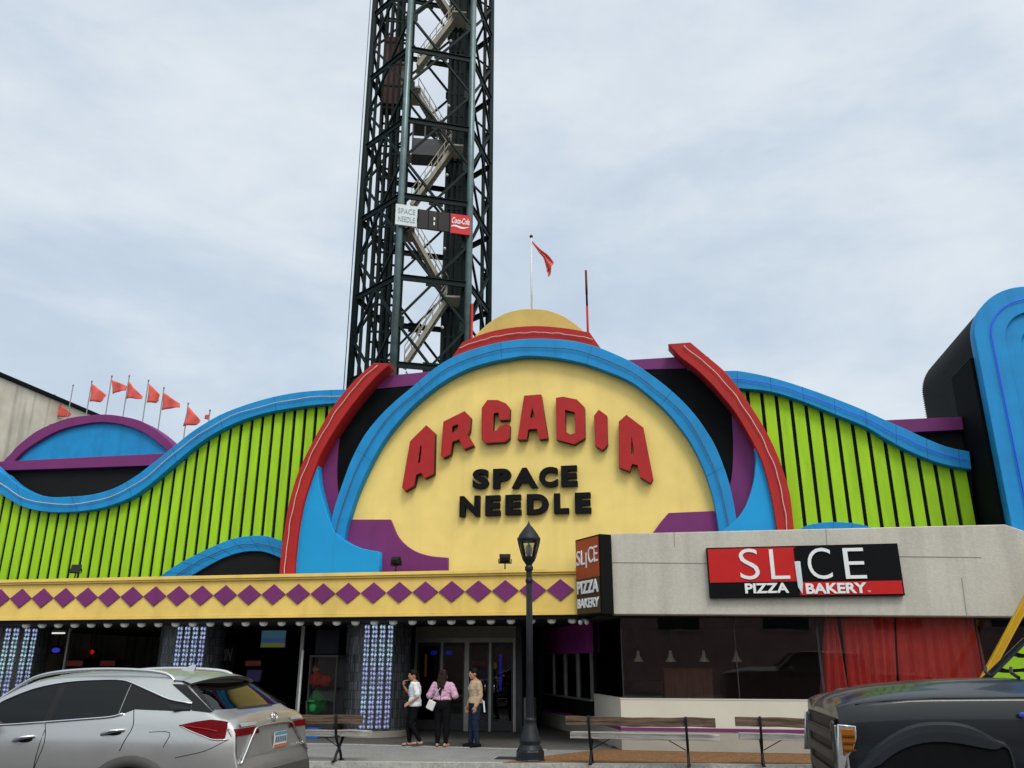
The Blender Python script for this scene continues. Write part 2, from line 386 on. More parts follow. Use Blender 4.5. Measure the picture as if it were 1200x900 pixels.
def boards(px_lo, X0, pitch, n, gap, zb, Y):
    we = world_edge(px_lo, Y); mb = MB()
    for k in range(n):
        xa, xb = X0+k*pitch+gap/2, X0+(k+1)*pitch-gap/2
        za, zb2 = edge(we, xa)+.12, edge(we, xb)+.12
        vs = [(xa, Y, zb), (xb, Y, zb), (xb, Y, zb2), (xa, Y, za), (xa, Y+.045, zb), (xb, Y+.045, zb), (xb, Y+.045, zb2), (xa, Y+.045, za)]
        mb.add(vs, [(0, 1, 2, 3), (4, 7, 6, 5), (0, 3, 7, 4), (1, 5, 6, 2), (0, 4, 5, 1), (3, 2, 6, 7)], False)
    return mb
gap_l = PY(100, 620, 20)[0]; p_l = (PY(160, 620, 20)[0]-PY(20.6, 620, 20)[0])/12
X0 = gap_l-30*p_l
boards(lo_l, X0, p_l, 62, .095, 3.6, 20.0).build('siding', GRN, ARC, label='lime green vertical boards left of the arch')
prism('backing_wall', [(-60, 560), (0, 560)]+[(x, y-3) for x, y in lo_l[3:]]+[(420, 472), (420, 705), (-60, 705)], 20.072, .2, RECT, ARC)
rb_lo = [(840, 456), (865, 455), (903, 459), (938, 469.5), (972, 483), (1014, 500), (1036, 513), (1060, 526), (1090, 539), (1114, 546), (1139, 550)]
gx = [PY(960+q/5, 615, 20)[0] for q in (95, 832)]; p_r = (gx[1]-gx[0])/8
k0 = round((gx[0]-PY(845, 615, 20)[0])/p_r)
n_r = k0+8
bo = boards(rb_lo, gx[0]-k0*p_r, p_r, n_r, .085, 3.6, 20.0)
xe = PY(1143.5, 615, 20)[0]; xs = gx[1]+.05
za, zb_ = edge(world_edge(rb_lo, 20), xs)+.12, edge(world_edge(rb_lo, 20), xe)+.12
bo.add([(xs, 20, 3.6), (xe, 20, 3.6), (xe, 20, zb_), (xs, 20, za), (xs, 20.07, 3.6), (xe, 20.07, 3.6), (xe, 20.07, zb_), (xs, 20.07, za)], [(0, 1, 2, 3), (4, 7, 6, 5), (0, 3, 7, 4), (1, 5, 6, 2), (0, 4, 5, 1), (3, 2, 6, 7)], False)
bo.build('siding', GRN, ARC, label='lime green vertical boards right of the arch')
prism('backing_wall', [(836, 452)]+[(x, y-3) for x, y in rb_lo[1:]]+[(1146, 700), (836, 700)], 20.072, .2, RECT, ARC)
# --- blue wave bands
band('wave_band', [(-60, 500), (-25, 528), (0, 552), (6, 555.5), (20, 568), (40, 578), (60, 582.4), (80, 582), (100, 580.6), (120, 576.6), (140, 569), (160, 557), (176, 545), (200, 526), (220, 509.5), (240, 496), (260, 485), (280, 477), (300, 470.4), (320, 465), (340, 461), (360, 458.4), (380, 457), (410, 456)], lo_l+[(412, 471.5)], 19.78, .3, BLU, ARC, NEONW, .5, wob=.05)
band('wave_band', [(842, 434), (850, 434.4), (869, 435), (903.4, 442), (937.8, 452.3), (972, 464.4), (1006.7, 478), (1041, 493.7), (1060, 502), (1088, 515), (1112, 524), (1136, 529)], [(842, 454)]+rb_lo[1:-1]+[(1138.6, 550)], 19.78, .3, BLU, ARC, NEONB, .52, wob=.03)
band('wave_band', [(184, 678), (192, 672), (210, 660), (230, 649.5), (250, 640), (270, 632), (284, 629), (300, 627.6), (316, 629), (340, 638)], [(220, 678), (229, 672), (246, 662), (264, 653), (280, 648), (294, 646), (310, 647), (328, 653.6), (342, 660)], 19.85, .18, BLU, ARC, NEOND, .52, wob=.03)
prism('black_recess', cr([(215, 680), (229, 671), (246, 661), (264, 652), (280, 647), (294, 645), (310, 646), (342, 659)], 4)+[(342, 700), (215, 700)], 19.93, .05, RECT, ARC)
band('wave_band', [(905, 645), (925, 628), (945, 616), (962, 612.5), (978, 611.5), (995, 612.5), (1015, 616), (1040, 628), (1065, 650)], [(925, 660), (945, 645), (962, 634), (978, 631), (995, 634), (1015, 640), (1040, 660)], 19.85, .18, BLU, ARC)
# --- centre: black field, yellow arch, rim, red bands
prism('black_field', [(338, 690), (345, 600), (360, 545), (385, 500), (410, 470), (437, 450), (500, 436), (735, 428), (790, 427), (846, 450), (866, 475), (884, 504), (906, 550), (918, 600), (926, 690)], 19.95, .2, BLK, ARC)
prism('purple_beam', [(430, 447), (454.7, 440), (500, 435.6), (520, 434), (500, 450), (477.5, 452.5), (425, 457)], 19.93, .25, PUR, ARC)
prism('purple_beam', [(725, 422.4), (796, 418), (830, 418), (840, 431), (812, 431.4), (750, 433.4)], 19.93, .25, PUR, ARC)
rim_in = [(398, 690), (400, 670), (402.5, 640), (405, 622), (408, 610), (416, 584), (426, 560), (440, 532), (454, 510), (472, 488), (490, 470), (512.5, 452), (530, 441), (547.5, 432.6), (565, 426.8), (582.5, 422.5), (600, 419.4), (620, 417), (651, 419.4), (682, 425.4), (713, 436), (740, 448), (760, 463), (780, 481), (796, 500), (810, 520), (822, 544), (831, 568), (837, 590), (841, 614), (844, 640), (846, 690)]
rim_out = [(376, 690), (378, 670), (381, 645), (385.6, 621), (392, 594), (402, 564), (412, 538), (426, 511.5), (444, 488.5), (464, 469), (484, 452.5), (495, 443), (512.5, 429), (530, 418.6), (547.5, 411.4), (565, 406), (582.5, 401.6), (600, 398.8), (618, 397), (644.4, 397), (671, 399.6), (697.8, 405.8), (720, 414.5), (740, 424), (760, 437), (780, 452), (800, 470), (816, 488), (828, 505), (838, 522), (848, 546), (855, 568), (860, 590), (863.5, 612), (866, 640), (868, 690)]
prism('arch_panel', cr([(x+(4 if x > 620 else -4), y-4) for x, y in rim_in], 4), 19.88, .14, YEL, ARC)
band('arch_rim', rim_out, rim_in, 19.62, .26, BLU, ARC, NEOND, .5, wob=.05)
prism('purple_foot', [(396, 608.7), (457.6, 608.7)]+cr([(457.6, 608.7), (467.3, 630), (482.9, 643.8), (502.3, 651), (525, 653.5)], 5)[1:]+[(525, 690), (396, 690)], 19.80, .1, PUR, ARC)
prism('purple_foot', [(852, 598), (783.4, 601)]+cr([(783.4, 601), (773.7, 612.6), (757, 634), (738, 648), (718, 653.5)], 5)[1:]+[(718, 690), (852, 690)], 19.80, .1, PUR, ARC)
prism('purple_crescent', cr([(398.5, 500), (395, 540), (396, 576), (404, 606)], 5)+cr([(394, 640), (386, 618), (376, 592), (371, 565), (368, 540), (380, 515)], 5), 19.90, .12, PUR, ARC)
prism('purple_crescent', cr([(857, 474), (859, 520), (857, 560), (848, 590)], 5)+cr([(856, 640), (863, 610), (876, 592), (885, 560), (890, 530)], 5), 19.90, .12, PUR, ARC)
prism('blue_flare', [(378, 520), (372.5, 546)]+cr([(372, 548), (374, 568), (379.8, 591), (389.5, 618.5), (398, 628.5), (409, 636), (424.5, 642.6), (444, 646.5)], 5)+[(444, 690), (338, 690), (346, 610), (360, 560)], 19.56, .3, BLU2, ARC)
prism('blue_flare', [(882, 515), (885.5, 530)]+cr([(886, 540), (882.7, 566), (874, 592), (863.7, 607.5), (852, 618), (838, 630), (822, 639), (805, 644)], 5)+[(805, 690), (928, 690), (916, 610), (900, 555)], 19.56, .3, BLU2, ARC)
band('red_band', [(438, 425), (420, 441), (404, 458.5), (390, 477), (376, 500), (360, 530), (348, 557), (338, 592), (333, 620), (329, 650), (327, 675), (326, 690)], [(457.6, 426), (440, 442), (426, 458), (410, 478), (392, 504), (378, 528), (370, 546), (358, 580), (353, 601), (349, 624), (345.5, 656), (344.4, 675), (344, 690)], 19.45, .5, RED, ARC, NEONW, .42, wob=.04)
band('red_band', [(809, 401), (828, 417), (848, 434), (864, 453), (880, 476), (896, 502), (908, 526), (918, 552), (925.8, 580), (930, 616), (934, 650), (936, 690)], [(783, 403), (797, 418), (814, 431), (832, 448), (848, 466), (860, 481), (872, 500), (884, 522), (894, 544), (903.4, 580), (909.6, 616), (914, 650), (916, 690)], 19.45, .5, RED, ARC, NEONW, .42, wob=.04)
band('crown_band', [(542, 400.8), (564.4, 391.6), (591, 385), (626.7, 381.8), (662, 384.4), (691, 389.4)], [(528, 421), (560, 412), (591, 405), (626.7, 402), (664, 404), (706, 411)], 19.75, .3, RED, ARC, NEONW, .42, wob=.03)
prism('dome_panel', [(552, 420), (557.3, 392.4)]+cr([(557.3, 392.4), (573.3, 378), (591, 367.6), (609, 362.8), (621, 362), (639, 363), (657, 369), (671, 377.3), (682, 386.3)], 5)[1:]+[(690, 420)], 20.1, .35, DOMEY, ARC)
# --- left eye
prism('blue_lunette', cr([(8, 545), (20, 532), (40, 516), (60, 503), (85, 495), (110, 491), (135, 492), (155, 499), (175, 510), (198, 530)], 4)+[(200, 545), (8, 550)], 20.36, .2, BLU, ARC)
eo = cr([(2, 545), (6, 538), (12, 532), (20, 523), (40, 507), (60, 497), (80, 490), (100, 487), (124, 485.6), (144, 488), (164, 493), (180, 502), (192, 511), (202, 521), (212, 534)], 4)
ei = cr([(14, 545), (18, 538.5), (30, 527), (50, 514), (70, 504), (90, 498.4), (112, 495), (132, 495.6), (152, 500), (170, 508), (184, 518), (195, 528), (203, 540)], 4)
prism('lunette_rim', eo+ei[::-1], 20.24, .45, PUR, ARC)
prism('purple_beam', [(-14, 541.5), (205, 530.5), (205, 544.5), (-14, 552)], 20.18, .3, PUR, ARC)
prism('black_recess', [(-14, 545), (205, 538), (205, 600), (-14, 600)], 20.34, .2, RECT, ARC)
# --- right end beam
prism('purple_beam', [(1030, 492.6), (1127, 488), (1129.6, 503.5), (1040, 508)], 20.08, .3, PUR, ARC)
prism('black_recess', [(1030, 500), (1160, 496), (1160, 640), (1030, 640)], 20.28, .2, RECT, ARC)
# --- roof and body behind the front
MB().box(-30, -19.2, 20.8, 21.2, 2.8, 5.6).build('parapet', RECT, ARC)
MB().box(-19.2, 7.3, 20.60, 46, 4.2, 5.4).build('roof', M('roof_membrane', (.12, .12, .12), .9), ARC)

# --- names on the arch
def zD(lst, ox, oy, k=5): return [(ox+x/k, oy+y/k) for x, y in lst]
NS = thing('name_sign', 'big red block letters spelling ARCADIA in a curve on the yellow arch', 'sign', (-3.4, 19.8, 7))
D0, E0 = (400, 440), (600, 440)
LET = [
 (D0, [(498, 290), (547, 335), (541, 575), (488, 604), (467, 570), (438, 582), (426, 645), (372, 678), (355, 656), (402, 385)], [[(464, 408), (470, 414), (462, 506), (446, 520)]]),
 (D0, [(722, 208), (757, 243), (752, 322), (738, 347), (775, 408), (718, 433), (690, 374), (650, 388), (640, 460), (598, 483), (582, 470), (597, 270)], [[(650, 298), (684, 285), (680, 320), (646, 337)]]),
 (D0, [(855, 143), (915, 143), (965, 163), (987, 190), (985, 258), (926, 262), (920, 216), (892, 222), (888, 326), (908, 322), (928, 296), (965, 283), (987, 290), (985, 365), (960, 388), (845, 396), (821, 376), (822, 190)], []),
 (E0, [(70, 118), (170, 110), (210, 368), (160, 374), (145, 312), (96, 315), (86, 374), (32, 376)], [[(118, 188), (134, 246), (104, 248)]]),
 (E0, [(257, 130), (300, 124), (380, 140), (425, 185), (428, 365), (365, 403), (260, 375)], [[(311, 200), (368, 216), (370, 338), (340, 345), (313, 326)]]),
 (E0, [(508, 200), (557, 235), (560, 405), (530, 438), (487, 410), (480, 235)], []),
 (E0, [(670, 230), (770, 305), (828, 605), (810, 630), (750, 595), (735, 525), (704, 518), (690, 562), (626, 537), (625, 270)], [[(700, 355), (718, 460), (697, 458)]]),
]
LETBK = M('letter_side_black', (.02, .012, .012), .5)
for (o, pts, holes) in LET:
    lo = prism('letter', zD(pts, *o), 19.66, .03, LETRED, NS, [zD(h, *o) for h in holes], bevel=.004)
    lx = [PY(x, y, 19.66) for x, y in zD(pts, *o)]
    me = front(curve_mesh([lx]+[[PY(x, y, 19.66) for x, y in zD(h, *o)] for h in holes], .17, 0), 19.692, .17)
    link('letter_return', me, LETBK, lo)
NS2 = thing('name_sign', 'black rounded letters reading SPACE NEEDLE under the red name', 'sign', (-3.4, 19.8, 5.5))
for ch, x0, x1, y0, y1 in [('S', 553.6, 572.4, 549.5, 572.5), ('P', 577.6, 598.4, 549, 572), ('A', 599.5, 630, 548, 571.5), ('C', 631.6, 653.4, 547, 570.5), ('E', 657.4, 676.4, 545.4, 569.6),
    ('N', 538.4, 562, 581, 605), ('E', 568.6, 586, 580.4, 604), ('E', 592, 610.4, 579.6, 603), ('D', 617.2, 642.6, 578.6, 602.6), ('L', 649, 666.4, 577.8, 601.4), ('E', 673.6, 692.4, 577, 601)]:
    xa, zb = PY(x0, (y0+y1)/2, 19.74); xb, _ = PY(x1, (y0+y1)/2, 19.74); z0 = PY((x0+x1)/2, y1, 19.74)[1]; z1 = PY((x0+x1)/2, y0, 19.74)[1]
    text_fit('letter', ch, xa, xb, z0, z1, 19.74, .13, BLKT, NS2, bold=.055)

# ================================================================== CANOPY
CAN = thing('entrance_canopy', 'long yellow canopy over the arcade entrance with a row of purple diamonds', 'canopy', (-10, 19.2, 2.8))
xl, xr = -26, -1.9
CY = 19.2
mb = MB(); mb.box(xl, xr, CY, CY+.12, 2.86, 3.70); mb.build('fascia', YEL2, CAN, bevel=.008)
mb = MB(); mb.box(xl, xr, CY-.10, CY+.12, 3.75, 3.83); mb.box(xl, xr, CY-.06, CY+.118, 3.702, 3.748); mb.build('cornice', YEL2, CAN, bevel=.006)
MB().box(xl, xr, CY-.03, CY+.12, 2.80, 2.856).build('lower_moulding', YEL2, CAN, bevel=.006)
MB().box(xl, xr, CY+.122, 19.95, 3.70, 3.80).build('canopy_top', RECT, CAN)
SOF = M('soffit_dark', (.028, .028, .03), .7, var=.3)
mb = MB(); mb.box(xl, xr, CY+.02, CY+.10, 2.715, 2.798); mb.build('black_edge', BLKT, CAN)
MB().box(xl, xr, CY+.102, 34, 2.74, 2.79).build('soffit', SOF, CAN)
dx = [0, 23, 48.6, 73.6, 100, 127, 154, 180.6, 208, 236.4, 264.4, 292.5, 322, 351, 381, 410.5, 440, 470, 501, 532, 561.7, 593, 624.5, 657]
Xa, Xb = PY(0, 701, CY)[0], PY(657, 693, CY)[0]; pitch = (Xb-Xa)/23
dz = PY(330, 696.5, CY)[1]; dh = .245
dia = None
for k in range(-3, 24):
    X = Xa+k*pitch
    if dia is None:
        me = front(curve_mesh([[(-pitch/2+.006, 0), (0, -dh), (pitch/2-.006, 0), (0, dh)]], .035, .006), 0, .035); dia = me
    o = link('diamond', dia, PUR, CAN); o.location = (X, CY-.037, dz)
bx = [27.4, 46.4, 65.6, 84.8, 104.4, 123.4, 143.4, 162.6, 183, 203, 223.4, 244, 264.4, 285.4, 306.4, 327.4, 349, 370, 392.4, 414, 436, 459, 482, 503.6, 526.6, 549.6, 573.6, 597.6, 619, 645.6, 670]
Xc, Xd = PY(27.4, 731, 19.3)[0], PY(670, 729, 19.3)[0]; bp_ = (Xd-Xc)/30
BLM = MB().lathe([(.0, -.125), (.045, -.12), (.085, -.095), (.105, -.05), (.10, -.02), (.075, .0), (.0, .0)], n=18).mesh('light_bulb')
for k in range(31):
    o = link('light_bulb', BLM, BULB, CAN); o.location = (Xc+k*bp_, 19.32, 2.738-.0)
    o.location.z = 2.738; o.location.y = 19.20+.10+.11
# ================================================================== GROUND FLOOR
SHOP = thing('arcade_storefront', 'dark ground floor of the arcade with open bays under the canopy', 'storefront', (-12, 23, 0))
XD0, XD1 = PY(485, 800, 23.4)[0], PY(612, 800, 23.4)[0]
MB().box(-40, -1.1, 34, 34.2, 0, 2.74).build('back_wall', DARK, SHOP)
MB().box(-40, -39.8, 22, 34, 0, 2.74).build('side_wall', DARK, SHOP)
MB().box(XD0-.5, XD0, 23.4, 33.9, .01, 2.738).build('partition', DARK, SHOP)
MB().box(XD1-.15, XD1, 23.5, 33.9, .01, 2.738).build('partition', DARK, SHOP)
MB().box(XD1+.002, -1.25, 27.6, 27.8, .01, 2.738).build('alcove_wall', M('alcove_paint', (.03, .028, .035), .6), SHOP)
mb = MB(); mb.box(XD1+.005, XD1+.25, 23.55, 24.2, .012, .86); mb.build('low_counter', BEIGE, SHOP, bevel=.01)
# slim posts of the open bays
for x, ww in ((50, .12), (76, .06)):
    X = PY(x, 780, 22.3)[0]; MB().box(X-ww/2, X+ww/2, 22.25, 22.33, .01, 2.735).build('post', ALU, SHOP)
X = PY(356, 740, 22.3)[0]; MB().box(X-.05, X+.05, 22.25, 22.35, .01, 2.735).build('post', ALU, SHOP)
X = PY(248, 780, 22.6)[0]; MB().box(X-.04, X+.04, 22.55, 22.63, .01, 2.735).build('post', DALU, SHOP)
# big columns with lit strips
def led_mat():
    m = bpy.data.materials.new('led_panel'); m.use_nodes = True; nt = m.node_tree; N = nt.nodes; L = nt.links; b = N['Principled BSDF']
    uv = N.new('ShaderNodeUVMap'); sx = N.new('ShaderNodeSeparateXYZ'); L.new(uv.outputs[0], sx.inputs[0])
    def ma(op, a, c=None):
        n = N.new('ShaderNodeMath'); n.operation = op
        for i, q in enumerate((a, c)):
            if q is None: continue
            if isinstance(q, (int, float)): n.inputs[i].default_value = q
            else: L.new(q, n.inputs[i])
        return n.outputs[0]
    u, v = sx.outputs[0], sx.outputs[1]
    fr = ma('PINGPONG', v, 1.0); tri = ma('MULTIPLY', ma('ABSOLUTE', ma('SUBTRACT', ma('FRACT', ma('MULTIPLY', u, 2.0)), .5)), 2.0)
    up = ma('GREATER_THAN', fr, ma('ADD', ma('MULTIPLY', tri, .75), .12)); gap = ma('LESS_THAN', tri, .88)
    wn = N.new('ShaderNodeTexWhiteNoise'); wn.noise_dimensions = '2D'; sn = N.new('ShaderNodeVectorMath'); sn.operation = 'SNAP'; sn.inputs[1].default_value = (.25, .7, 1); L.new(uv.outputs[0], sn.inputs[0]); L.new(sn.outputs[0], wn.inputs['Vector'])
    rn = ma('ADD', ma('MULTIPLY', wn.outputs['Value'], 1.1), .12)
    st = ma('ADD', ma('MULTIPLY', ma('MULTIPLY', ma('MULTIPLY', up, gap), rn), 1.0), ma('MULTIPLY', gap, .10))
    geo = N.new('ShaderNodeNewGeometry'); n = N.new('ShaderNodeTexNoise'); n.inputs['Scale'].default_value = .9; L.new(geo.outputs['Position'], n.inputs['Vector'])
    c = N.new('ShaderNodeValToRGB'); e = c.color_ramp.elements; e[0].position = .36; e[0].color = (.44, .48, .88, 1); e[1].position = .64; e[1].color = (.52, .82, .92, 1)
    x = e.new(.5); x.color = (.48, .62, .95, 1)
    L.new(n.outputs['Fac'], c.inputs[0]); L.new(c.outputs[0], b.inputs['Emission Color']); L.new(ma('MULTIPLY', st, .72), b.inputs['Emission Strength'])
    b.inputs['Base Color'].default_value = (.02, .02, .03, 1); return m
def tile_mat():
    m = bpy.data.materials.new('mosaic_tile'); m.use_nodes = True; nt = m.node_tree; N = nt.nodes; L = nt.links; b = N['Principled BSDF']
    uv = N.new('ShaderNodeUVMap'); br = N.new('ShaderNodeTexBrick'); br.offset = 0; br.inputs['Scale'].default_value = 1
    br.inputs['Brick Width'].default_value = .045; br.inputs['Row Height'].default_value = .22; br.inputs['Mortar Size'].default_value = .005
    br.inputs['Color1'].default_value = (.045, .05, .057, 1); br.inputs['Color2'].default_value = (.15, .16, .175, 1); br.inputs['Mortar'].default_value = (.02, .022, .025, 1)
    L.new(uv.outputs[0], br.inputs['Vector']); L.new(br.outputs['Color'], b.inputs['Base Color']); b.inputs['Roughness'].default_value = .25; return m
LED, TMAT = led_mat(), tile_mat()
CR = .86; CYc = 21.9
def column():
    t = thing('round_column', 'x', 'column', (0, 0, 0), 0, 'mosaic columns under the canopy')
    n = 40; rows = [[(CR*math.cos(2*PI*k/n), CR*math.sin(2*PI*k/n), z) for k in range(n+1)] for z in (.16, 2.735)]
    mb = MB().grid(rows, True); me = mb.mesh('shaft'); uvl = me.uv_layers.new(name='UVMap')
    for p in me.polygons:
        for li in p.loop_indices:
            vi = me.loops[li].vertex_index; uvl.data[li].uv = ((vi % (n+1))/n*2*PI*CR, rows[vi//(n+1)][0][2])
    link('shaft', me, TMAT, t, False)
    MB().lathe([(0, .15), (CR+.05, .15), (CR+.05, .0)], n=40, smooth=False).build('plinth', BEIGE, t, False)
    return t
def add_leds(t, angs):
    for a in angs:
        da = .088
        rows = [[((CR+.015)*math.cos(a+da*(q-2)/2), (CR+.015)*math.sin(a+da*(q-2)/2), z) for q in range(5)] for z in (.2, 2.7)]
        me = MB().grid(rows, True).mesh('light_strip'); uvset(me, lambda i: ((i % 5)/4, (i//5)*44.0)); link('light_strip', me, LED, t, False)
c0 = column(); cc = [c0, copy_tree(c0), copy_tree(c0)]
cols = [(8, 'mosaic column with lit strips at the far end of the canopy, beyond the car roof'), (218, 'mosaic column with lit strips behind the car roof fin'), (440, 'mosaic column with lit strips beside the toy display case')]
for i, (px, lb) in enumerate(cols):
    c = cc[i]
    X = PY(px, 800, CYc-.1)[0]; c.location = (X, CYc, 0); c['label'] = lb
    A = math.atan2(-CYc, -X)                     # towards the street
    add_leds(c, [A+q for q in ((-.36, -.13, .10, .34) if i == 2 else (-.42, -.19, .04, .27) if i == 1 else (-.30, -.07, .25, .48))])
# entrance doors
DO = thing('entrance_doors', 'dark glass double doors with metal frames behind the three women', 'door', ((XD0+XD1)/2, 23.4, 0))
xs_ = [PY(x, 800, 23.4)[0] for x in (487, 517.5, 547, 574.5, 603)]
for k, X in enumerate(xs_):
    ww = .07 if k != 2 else .13
    MB().box(X-ww/2, X+ww/2, 23.36, 23.46, .01, 2.30).build('mullion', ALU, DO)
MB().box(XD0, xs_[0]-.04, 23.37, 23.45, .01, 2.735).build('side_panel', DALU, DO)
MB().box(xs_[4]+.04, XD1, 23.37, 23.45, .01, 2.735).build('side_panel', DALU, DO)
MB().box(xs_[0]-.038, xs_[4]+.038, 23.37, 23.45, 2.302, 2.42).build('door_head', ALU, DO)
MB().box(xs_[0]-.038, xs_[4]+.038, 23.38, 23.44, 2.422, 2.735).build('transom', M('transom_paint', (.22, .22, .18), .6), DO)
for k in range(4):
    xa, xb = xs_[k]+(.037 if k != 2 else .067), xs_[k+1]-(.037 if k != 1 else .067)
    d = MB(); d.box(xa, xa+.05, 23.38, 23.44, .02, 2.295); d.box(xb-.05, xb, 23.38, 23.44, .02, 2.295); d.box(xa+.051, xb-.051, 23.38, 23.44, .02, .28); d.box(xa+.051, xb-.051, 23.38, 23.44, 2.2, 2.295)
    do = d.build('door_frame', DALU, DO)
    MB().box(xa+.052, xb-.052, 23.40, 23.41, .282, 2.198).build('pane', DGLASS, do)
    hx = xb-.09 if k % 2 == 0 else xa+.09
    MB().tube([(hx, 23.37, .95), (hx, 23.32, 1.0), (hx, 23.32, 1.25), (hx, 23.37, 1.3)], .012, 6).build('handle', CHROME, do)
# ================================================================== PIZZA BAKERY NEXT DOOR
SL = thing('bakery_building', 'low grey concrete bakery front with large dark windows beside the arcade', 'building', (2.5, 19, 0))
fas = [(716, 625.5), (1178, 614.5), (1200, 622), (1340, 655), (1340, 724), (1000, 721.5), (717.5, 720)]
prism('fascia', fas, 18.5, .5, CON, SL, bevel=.02)
MB().box(-1.30, 14, 19.0, 19.38, 2.80, 4.30).build('roof', RECT, SL)
MB().box(-1.898, 14, 19.002, 27, 2.722, 2.79).build('soffit', SOF, SL); MB().box(-1.898, -1.302, 19.05, 19.38, 2.80, 4.30).build('return_wall', RECT, SL)
# joints in the concrete
mb = MB()
for pts in ([(718, 659), (827, 660)], [(1053, 652), (1150, 653)], [(1127, 677), (1133, 722)], [(790, 624), (790.6, 640)], [(968, 620), (969, 638)]):
    q = [PY(x, y, 18.497) for x, y in pts]; mb.bar((q[0][0], 18.497, q[0][1]), (q[1][0], 18.497, q[1][1]), .012, .012, up=(0, 1, 0))
mb.build('joint', M('joint_dark', (.30, .285, .25), .9), SL)
F0, F1, F2, F3 = Vector((7.6, 19.2)), Vector((-1.29, 19.2)), Vector((-2.10, 21.7)), Vector((-4.15, 26.3))
def seg(mb, A, B, u0, u1, z0, z1, t0, t1):
    d = (B-A); ln = d.length; d = d/ln; n = Vector((d.y, -d.x)) if True else None
    n = Vector((-d.y, d.x)); n = n if n.dot(Vector((0, 0))-(A+B)/2) > 0 else -n
    vs = []
    for z in (z0, z1):
        for t in (t0, t1):
            for u in (u0, u1): q = A+d*u*ln+n*t; vs.append((q.x, q.y, z))
    mb.add(vs, [(0, 2, 3, 1), (4, 5, 7, 6), (0, 1, 5, 4), (2, 6, 7, 3), (0, 4, 6, 2), (1, 3, 7, 5)], False)
def poly_wall(name, pts, z0, z1, out_, th, mat, label=None):
    """one mitred wall strip along a plan line, so that the corner has no overlap"""
    P = [Vector(q) for q in pts]; offs = []
    for t in (out_, out_-th):
        row = []
        for i, q in enumerate(P):
            ns = []
            for a, b in ((i-1, i), (i, i+1)):
                if a >= 0 and b < len(P):
                    d = (P[b]-P[a]).normalized(); n = Vector((-d.y, d.x)); n = n if n.dot(-(P[a]+P[b])/2) > 0 else -n; ns.append(n)
            n = sum(ns, Vector((0, 0))).normalized(); row.append(q+n*t/max(n.dot(ns[0]), .3))
        offs.append(row)
    mb = MB(); m = len(P); vs = []
    for z in (z0, z1):
        for row in offs: vs += [(q.x, q.y, z) for q in row]
    fs = []
    for i in range(m-1):
        fs += [(i, i+1, 2*m+i+1, 2*m+i), (m+i, 3*m+i, 3*m+i+1, m+i+1), (2*m+i, 2*m+i+1, 3*m+i+1, 3*m+i), (i, m+i, m+i+1, i+1)]
    fs += [(0, 2*m, 3*m, m), (m-1, 2*m-1, 4*m-1, 3*m-1)]
    mb.add(vs, fs, False); return mb.build(name, mat, SL, label=label)
poly_wall('wall_base', [F0, F1, F2, F3], .012, .40, .06, .3, BEIGE)
poly_wall('purple_stripe', [F0, F1, F2, F3], .402, .462, .075, .3, PUR)
poly_wall('cream_wall', [F0, F1, F2], .464, 1.02, .05, .28, CREAM)
poly_wall('window_sill', [F0, F1, F2], 1.022, 1.045, .06, .28, CREAM)
# main window
W = MB().quad((-1.25, 19.225, 1.048), (7.5, 19.225, 1.048), (7.5, 19.225, 2.718), (-1.25, 19.225, 2.718)).build('window', SGLASS, SL, label='wide shop window with red drapes at one end')
for px in (729, 863, 961, 1150):
    X = PY(px, 770, 19.2)[0]; wd = .02 if px != 961 else .05
    MB().box(X-wd/2, X+wd/2, 19.19, 19.25, 1.047, 2.718).build('mullion', DALU, W)
mb = MB(); seg(mb, F1, F2, .06, .98, 1.05, 2.715, -.03, -.015); mb.build('window', DGLASS, SL, label='narrow dark window on the slanting corner')
mb = MB(); seg(mb, F1, F2, .985, 1.02, 1.047, 2.718, -.06, .04); mb.build('corner_post', BLKT, SL)
# interior of the bakery
INW = M('bakery_wall', (.30, .19, .18), .7, var=.3, scale=.7)
MB().box(-2.6, 9.0, 26.0, 26.2, .0, 2.715).build('back_wall', INW, SL)
MB().box(9.0, 9.2, 19.3, 26.2, .0, 2.715).build('side_wall', INW, SL)
MB().box(7.55, 9.2, 19.2, 19.29, .47, 2.715).build('end_wall', M('end_wall_tan', (.14, .11, .085), .8), SL)
MB().box(-1.6, 8.9, 19.6, 25.9, .011, .03).build('shop_floor', DARKW, SL)
# ticket booth along the slanting wall
mb = MB(); seg(mb, F2, F3, .0, 1, .464, .86, -.2, .02); mb.build('lower_panel', BLKT, SL)
BT = thing('ticket_booth', 'ticket window with purple header between the doors and the bakery', 'ticket booth', ((F2.x+F3.x)/2, (F2.y+F3.y)/2, .86))
mb = MB(); seg(mb, F2, F3, .02, .98, .862, .90, -.2, .12); mb.build('sill', ALU, BT)
mb = MB(); seg(mb, F2, F3, .0, 1, 2.0, 2.735, -.2, .10); mb.build('header', M('header_purple', (.34, .045, .27), .5, var=.1), BT)
mb = MB(); seg(mb, F2, F3, .0, .99, .905, 1.995, -.19, -.17); mb.build('back_panel', DARK, BT)
for k in range(4):
    u0, u1 = .03+k*.235, .03+(k+1)*.235
    mb = MB(); seg(mb, F2, F3, u0, u0+.025, .902, 1.997, -.03, .05); mb.build('mullion', ALU, BT)
    mb = MB(); seg(mb, F2, F3, u0+.026, u1-.002, .904, 1.996, 0, .01); mb.build('pane', DGLASS, BT)
